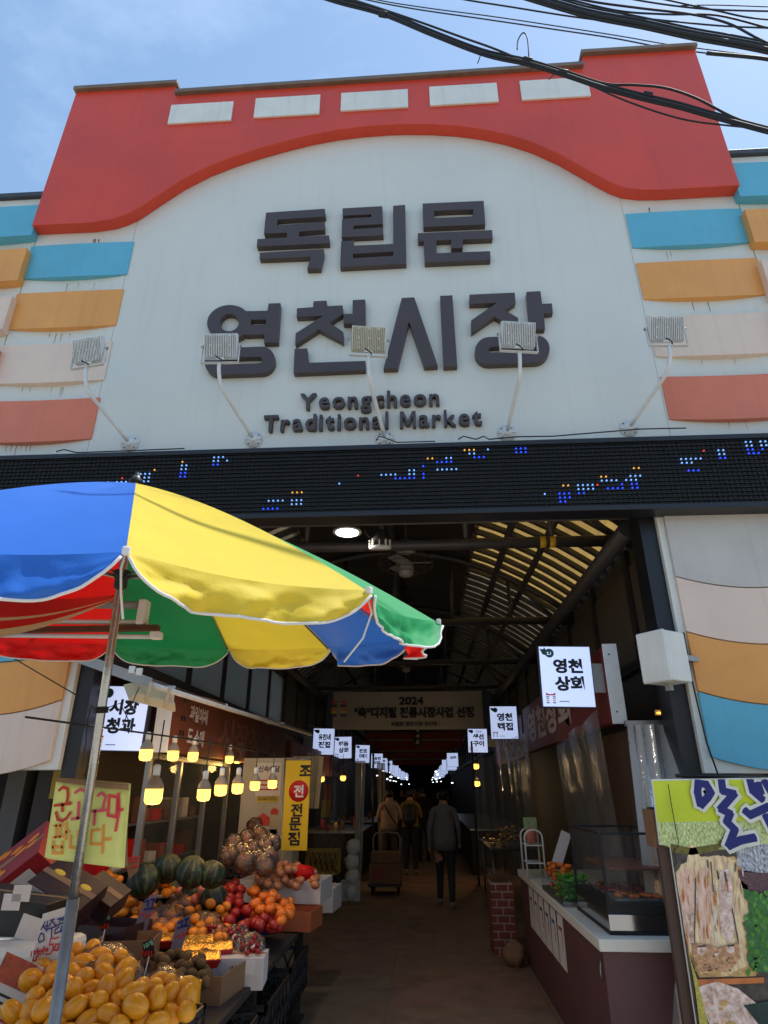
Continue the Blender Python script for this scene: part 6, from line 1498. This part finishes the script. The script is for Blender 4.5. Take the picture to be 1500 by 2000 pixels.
for pts, m in (([(470,880),(540,820),(590,860),(605,1100),(595,1380),(550,1390),(510,1150)], 'pr_fish2'), ([(640,880),(700,800),(735,1000),(735,1300),(700,1390),(640,1370),(612,1150)], 'pr_fish2'), ([(790,860),(860,820),(890,1000),(885,1250),(850,1400),(795,1300),(770,1050)], 'pr_shell'), ([(735,980),(765,960),(770,1380),(748,1430)], 'plate_white'), ([(915,930),(960,1000),(975,1200),(950,1390),(905,1250)], 'pr_fish'), ([(545,1150),(600,1170),(598,1390),(560,1390)], 'pr_shell'), ([(830,1180),(890,1120),(900,1300),(860,1390)], 'pr_shell')):
    pp(zq(jag(pts, 6)), m, 3 + random.random() * 2, 'printed_belly')
for i in range(70):
    x, y = random.uniform(490, 960), random.uniform(800, 1380); x = max(x, 470 + (y - 800) * .13); L_ = random.uniform(60, 170); k = random.uniform(3, 7)
    pp(zq([(x - k, y), (x + k*.4, y - L_*.4), (x + k, y), (x + k*.8 + 6, y + L_*.5), (x + 4 - k*.5, y + L_*.4)]), ('pr_tan', 'pr_fish2', 'pr_shell', 'pr_fish', 'pr_orange')[i % 5], 6 + (i % 7) * .2, 'printed_streak')
for pts in ([(602,900),(610,900),(606,1150),(600,1390),(594,1380)], [(716,780),(724,780),(742,1000),(736,1010)], [(762,840),(774,850),(784,905),(774,918)], [(818,850),(832,860),(842,930),(832,940)], [(876,1130),(884,1130),(934,1400),(924,1400)], [(690,760),(700,770),(706,830),(696,826)], [(900,780),(908,800),(905,860),(896,850)]):
    pp(zq(pts), 'pr_dark', 8, 'printed_gap')
pp(zq(jag([(570,1390),(700,1400),(770,1430),(860,1400),(925,1380),(940,1500),(890,1560),(830,1610),(740,1590),(650,1610),(590,1500)], 8)), 'pr_fishhead', 8.2, 'printed_head')
for x, y, r_ in ((650, 1440, 34), (868, 1432, 30), (760, 1470, 16)):
    pp(zq([(x + r_*math.cos(a), y + r_*1.2*math.sin(a)) for a in [q * math.pi / 7 for q in range(14)]]), 'pr_shell', 8.5, 'printed_eye')
    pp(zq([(x - r_, y - r_*.9), (x + r_*.8, y - r_*1.2), (x + r_, y - r_*.7), (x - r_*.7, y - r_*.5)]), 'pr_dark', 8.8, 'printed_brow')
for i in range(26):
    x, y = random.uniform(590, 900), random.uniform(1480, 1600); pp(zq([(x, y), (x + 14, y + 6), (x + 8, y + 16), (x - 6, y + 10)]), ('pr_dark', 'pr_tan', 'pr_orange')[i % 3], 8.7 + (i % 3) * .1, 'printed_fleck')
for i in range(150):
    x, y = random.uniform(1452, 1560), random.uniform(1735, 1895); x = max(x, 1456 + random.uniform(0, 6) + max(0, 1790 - y) * .1 + (14 if (int(y) // 26) % 2 else 0)); a = random.uniform(.6, 2.2); L_ = random.uniform(9, 15)
    dx, dy = math.cos(a) * L_, math.sin(a) * L_; nx, ny = -dy * .3, dx * .3
    pp([(x, y), (x + dx*.3 + nx, y + dy*.3 + ny), (x + dx*.8 + nx*.8, y + dy*.8 + ny*.8), (x + dx, y + dy), (x + dx*.8 - nx*.8, y + dy*.8 - ny*.8), (x + dx*.3 - nx, y + dy*.3 - ny)], ('pr_sprig', 'leaf_green', 'pr_sprig2')[i % 3], 9 + (i % 8) * .25, 'printed_needle')
pp(((1358, 1912), (1490, 1908), (1490, 1919), (1362, 1924)), 'pr_orange', 9)
pp(((1362, 1926), (1400, 1916), (1440, 1930), (1480, 1962), (1482, 2060), (1410, 2060), (1380, 1990)), 'pr_shell', 9.5)
for i in range(22):
    x, y = random.uniform(1378, 1470), random.uniform(1935, 2030); r_ = random.uniform(5, 11)
    pp([(x + r_ * math.cos(a), y + r_ * .7 * math.sin(a)) for a in [q * math.pi / 5 for q in range(10)]], ('pr_shell', 'pr_fish2', 'pr_tan')[i % 3], 10 + (i % 4) * .3, 'printed_shell')
pp(((1342, 1858), (1347, 1880), (1356, 1930), (1372, 2060), (1395, 2060), (1372, 1960), (1360, 1912)), 'pr_straw', 11.2)
pp(((1450, 1962), (1520, 1950), (1700, 1960), (1700, 2030), (1480, 2000)), 'pr_tray', 11.5)
# brush lettering with white outline
def zp(x, y): return (1200 + x / 3.846, 1480 + y / 3.846)
BR = [[(630,185),(625,260),(645,350)],[(630,190),(690,200),(725,260),(700,300),(650,355)],[(800,150),(815,250),(900,270),(800,385),(870,420),(845,480),(905,540),(860,660)],[(860,660),(950,620),(1050,600)],
      [(1020,170),(1040,250),(1110,310)],[(1080,200),(1100,260)],[(985,400),(1020,430),(1154,370),(1300,340)],[(1140,440),(1180,520),(1300,500)],[(1130,180),(1200,300)]]
for lay, wd, m in ((12, .082, 'plate_white'), (13, .044, 'ink_blue')):
    b = MB()
    for i, st in enumerate(BR):
        p = [at(*zp(x, y), Y=PY - .0012 * lay - .00015 * i) for x, y in st]
        for j in range(len(p) - 1):
            d = (p[j+1] - p[j]).normalized(); n_ = Vector((-d.z, 0, d.x)) * wd / 2; e = d * wd * .25; dy = Vector((0, -.0002 * (j % 2), 0))
            q = [p[j] - e - n_, p[j+1] + e - n_, p[j+1] + e*1.5, p[j+1] + e + n_, p[j] - e + n_, p[j] - e*1.5]
            for v in q: v.z = min(v.z, at(1450, 1522, Y=PY).z)
            b.add([v + dy for v in q], [(0,1,2,3,4,5)])
    b.build('lettering_outline' if lay == 12 else 'lettering', m, PB)
MB().tube([at(1305, 1532, Y=PY - .02), at(1312, 1575, Y=PY - .02), at(1322, 1630, Y=PY - .02), at(1326, 1650, Y=PY - .02), at(1316, 1662, Y=PY - .02), at(1322, 1685, Y=PY - .02), at(1316, 1695, Y=PY - .02)], .0025, 5).build('wire', 'rubber', PB)
bb = at(1278, 1615, Y=PY + .1); t = thing('small_carton', 'small rusty brown box wedged at the left edge of the poster board', 'box', bb); MB().box(bb.x - .03, bb.x + .05, PY + .04, PY + .2, bb.z - .11, bb.z + .1).build('box', 'card_brown', t, .004); MB().box(bb.x - .045, bb.x + .02, PY + .035, PY + .05, bb.z + .101, bb.z + .112).build('strap', 'rubber', t)
MB().tube([at(1320, 1515, Y=-.3), at(1500, 1518, Y=-.3)], .012, 6).build('support_bar', 'black_metal', PB)
for x in (1.62, 2.4): MB().box(x, x + .04, PY + .072, PY + .11, 0, 1.7).build('leg', 'board_brown', PB)

# ------------------------------------------------------------------ people
mat('skin', (176, 128, 100), .55); mat('hair', (22, 18, 17), .5)
mat('shirt_peach', (176, 140, 118), .8, var=.1, vs=9); mat('shirt_yellow', (120, 96, 40), .8, var=.1, vs=9); mat('jacket_grey', (112, 104, 104), .8, var=.12, vs=8)
mat('trouser_tan', (86, 74, 62), .85, var=.12); mat('trouser_dark', (34, 32, 36), .85, var=.12); mat('jeans_dark', (44, 42, 48), .85, var=.15); mat('shoe_dark', (30, 28, 28), .6); mat('shoe_pale', (170, 166, 160), .6)
def body_mesh(nm, pose, mats_):
    """one continuous skinned figure, about 1.68 m, facing +y; pose overrides joints"""
    J = dict(pelvis=(0,0,.93), spine=(0,-.01,1.10), chest=(0,-.015,1.29), collar=(0,-.01,1.40), neck=(0,0,1.47), skull=(0,.015,1.56), crown=(0,.01,1.655))
    RD = dict(pelvis=(.15,.11), spine=(.14,.10), chest=(.165,.11), collar=(.10,.075), neck=(.052,.055), skull=(.08,.095), crown=(.05,.06))
    E = [('pelvis','spine'),('spine','chest'),('chest','collar'),('collar','neck'),('neck','skull'),('skull','crown')]
    for s, sx in (('l', -1), ('r', 1)):
        J.update({s+'sh':(sx*.165,-.01,1.375), s+'el':(sx*.225,-.03,1.11), s+'wr':(sx*.225,.06,.89), s+'pa':(sx*.22,.08,.83), s+'hip':(sx*.085,0,.88), s+'kn':(sx*.095,.03,.49), s+'an':(sx*.1,-.02,.10), s+'ba':(sx*.11,.07,.045), s+'to':(sx*.115,.15,.035)})
        RD.update({s+'sh':(.062,.065), s+'el':(.046,.046), s+'wr':(.03,.028), s+'pa':(.036,.02), s+'hip':(.10,.105), s+'kn':(.062,.066), s+'an':(.045,.05), s+'ba':(.045,.04), s+'to':(.035,.028)})
        E += [('collar',s+'sh'),(s+'sh',s+'el'),(s+'el',s+'wr'),(s+'wr',s+'pa'),('pelvis',s+'hip'),(s+'hip',s+'kn'),(s+'kn',s+'an'),(s+'an',s+'ba'),(s+'ba',s+'to')]
    J.update(pose)
    for s, sx in (('l', -1), ('r', 1)):
        w = Vector(J[s+'pa']); d = (w - Vector(J[s+'wr'])).normalized(); fwd = Vector((0, 1, 0)); 
        for k, (off_, ln) in enumerate(((-.027, .062), (-.009, .075), (.009, .07), (.027, .055))):
            a, b2 = '%sf%da' % (s, k), '%sf%db' % (s, k)
            J[a] = tuple(w + d * ln * .6 + fwd * off_); J[b2] = tuple(w + d * ln * 1.1 + fwd * (off_ + .004) + Vector((-sx * .02, 0, 0)))
            RD[a] = (.0095, .0095); RD[b2] = (.007, .007); E += [(s+'pa', a), (a, b2)]
        J[s+'th'] = tuple(w + d * .01 + fwd * .045); RD[s+'th'] = (.010, .010); E.append((s+'pa', s+'th'))
    names = list(J); me = bpy.data.meshes.new(nm); me.from_pydata([J[k] for k in names], [(names.index(a), names.index(c)) for a, c in E], [])
    o = bpy.data.objects.new(nm, me); col.objects.link(o)
    sk_ = o.modifiers.new('skin', 'SKIN'); sk_.use_smooth_shade = True
    for i, k in enumerate(names): me.skin_vertices[0].data[i].radius = RD[k]; me.skin_vertices[0].data[i].use_root = (k == 'pelvis')
    ss = o.modifiers.new('sub', 'SUBSURF'); ss.levels = 2; ss.render_levels = 2
    bpy.context.view_layer.update(); ev = bpy.data.meshes.new_from_object(o.evaluated_get(bpy.context.evaluated_depsgraph_get()))
    bpy.data.objects.remove(o)
    for m in mats_: ev.materials.append(MATS[m])
    jl = [(k, Vector(J[k])) for k in names]
    for p in ev.polygons:
        k = min(jl, key=lambda q: (q[1] - p.center).length)[0]; z = p.center.z
        if k in ('neck', 'skull', 'crown') and z > 1.46: mi = 3 if (p.center.y > .03 and z < 1.61) or z < 1.52 else 4
        elif 'f' in k[1:] or k[1:] in ('pa', 'th'): mi = 3
        elif k[1:] in ('an', 'ba', 'to') and z < .11: mi = 2
        elif z < .95 and k[1:] not in ('wr', 'el', 'sh'): mi = 1
        else: mi = 0
        p.material_index = mi
    ev.polygons.foreach_set('use_smooth', [True] * len(ev.polygons)); ev.name = nm
    return ev
def head_parts(t, P):
    """hair, ears and face pieces in body space"""
    M4 = P
    h = MB().ball((0, -.012, 1.605), (.088, .102, .088), nu=20, nv=12, bumpy=.08); h.v = [tuple(M4 @ Vector(v)) for v in h.v]; h.build('hair', 'hair', t)
    for sx in (-1, 1):
        e = MB().ball((sx*.083, .012, 1.565), (.012, .02, .03), nu=8, nv=6); e.v = [tuple(M4 @ Vector(v)) for v in e.v]; e.build('ear', 'skin', t)
        e = MB().ball((sx*.03, .098, 1.575), (.012, .008, .007), nu=8, nv=6); e.v = [tuple(M4 @ Vector(v)) for v in e.v]; e.build('eye', 'ink', t)
    e = MB().ball((0, .106, 1.55), (.014, .02, .026), nu=8, nv=6); e.v = [tuple(M4 @ Vector(v)) for v in e.v]; e.build('nose', 'skin', t)
    e = MB().ball((0, .096, 1.515), (.026, .008, .007), nu=8, nv=6); e.v = [tuple(M4 @ Vector(v)) for v in e.v]; e.build('mouth', 'ink_red', t)
def person(loc, rz, sc, pose, mats_, lb, hem=None):
    t = thing('person', lb, 'person', loc)
    me = body_mesh('body', pose, mats_); M = Matrix.Translation(loc) @ Matrix.Rotation(R(rz), 4, 'Z') @ Matrix.Diagonal((sc, sc, sc, 1))
    me.transform(M); o = bpy.data.objects.new('body', me); col.objects.link(o); adopt(o, t)
    head_parts(t, M)
    if hem:   # jacket or shirt skirt round the hips
        n = 24; vs = []
        for z, rx, ry in ((1.28, .185, .132), (1.12, .172, .125), (.98, .182, .14), (hem, .192, .150), (hem + .003, .180, .138)):
            for k in range(n):
                a = 2 * math.pi * k / n; w__ = 1 + .03 * math.sin(3 * a + z * 9); vs.append(M @ Vector((rx * w__ * math.cos(a), -.005 + ry * w__ * math.sin(a), z)))
        MB().add(vs, [(j*n+k, j*n+(k+1) % n, (j+1)*n+(k+1) % n, (j+1)*n+k) for j in range(4) for k in range(n)], True).build('jacket', mats_[0], t)
    return M
stride = dict(lkn=(-.09,.10,.50), lan=(-.1,.16,.10), lba=(-.11,.25,.05), lto=(-.115,.33,.04), rkn=(.095,-.02,.49), ran=(.1,-.18,.13), rba=(.105,-.10,.05), rto=(.11,-.03,.035), lel=(-.235,-.08,1.12), lwr=(-.245,-.03,.88), lpa=(-.245,0,.82), rel=(.235,.03,1.12), rwr=(.235,.14,.92), rpa=(.235,.18,.86))
M = person((.30, 6.4, 0), -4, 1.0, stride, ['jacket_grey', 'jeans_dark', 'shoe_pale', 'skin', 'hair'], 'person in a grey jacket and dark trousers walking away near the right stalls', .80)
stand = dict(lel=(-.24,.02,1.13), lwr=(-.17,.20,1.06), lpa=(-.13,.25,1.06), rel=(.24,.02,1.13), rwr=(.17,.22,1.08), rpa=(.13,.27,1.08))
M = person((-.75, 9.6, 0), 6, 1.0, stand, ['shirt_peach', 'trouser_tan', 'shoe_dark', 'skin', 'hair'], 'person in a pale peach shirt with a dark shoulder strap standing in the aisle', .90)
b = MB().tube([M @ Vector(p) for p in ((-.13, .12, 1.36), (-.14, .0, 1.44), (-.10, -.12, 1.36), (.0, -.155, 1.20), (.12, -.15, 1.05), (.2, -.08, .95))], .014, 6)
sb_ = thing('shoulder_bag', 'dark shoulder bag hanging at the hip of the peach-shirted person', 'bag', M @ Vector((.2, -.05, .8))); b.build('strap', 'rubber', sb_); MB().box(.16, .26, -.16, .06, .80, .98, M).build('pouch', 'ink', sb_, .015)
M = person((-.33, 10.4, 0), -8, 1.0, stand, ['shirt_yellow', 'trouser_dark', 'shoe_pale', 'skin', 'hair'], 'person in a mustard top and dark trousers carrying a black backpack', .92)
bp_ = thing('backpack', 'black backpack on the back of the mustard-topped person', 'bag', M @ Vector((0, -.2, 1.0)))
MB().ball((0, 0, 0), 1, nu=20, nv=12).v
q = MB().ball(M @ Vector((.02, -.20, 1.16)), (.16, .10, .24), nu=20, nv=12, bumpy=.06); q.build('sack', 'ink', bp_)
MB().ball(M @ Vector((.02, -.29, 1.08)), (.11, .04, .10), nu=16, nv=10).build('pocket', 'crate_black', bp_)
for sx in (-1, 1): MB().tube([M @ Vector(p) for p in ((sx*.10, -.13, 1.36), (sx*.11, 0, 1.45), (sx*.11, .11, 1.36), (sx*.13, .10, 1.15), (sx*.12, -.1, 1.0))], .014, 6).build('strap', 'ink', bp_)
CM = [body_mesh('body', stride if k else stand, mm) for k, mm in enumerate((['trouser_dark', 'jeans_dark', 'shoe_dark', 'skin', 'hair'], ['shirt_yellow', 'trouser_dark', 'shoe_dark', 'skin', 'hair']))]
random.seed(61)
for i in range(16):
    x, y = random.uniform(-1.0, .7), 13 + i * 1.7 + random.uniform(-.5, .5)
    if i == 0: x = -.05
    o = bpy.data.objects.new('person', CM[i % 2]); col.objects.link(o); o.location = (x, y, 0); o.rotation_euler = (0, 0, random.choice((0, 0, math.pi)) + random.uniform(-.4, .4)); s_ = random.uniform(.93, 1.06); o.scale = (s_, s_, s_)
    tag(o, 'dim distant shopper in dark clothes far down the aisle', 'person', 'distant shoppers in the aisle')
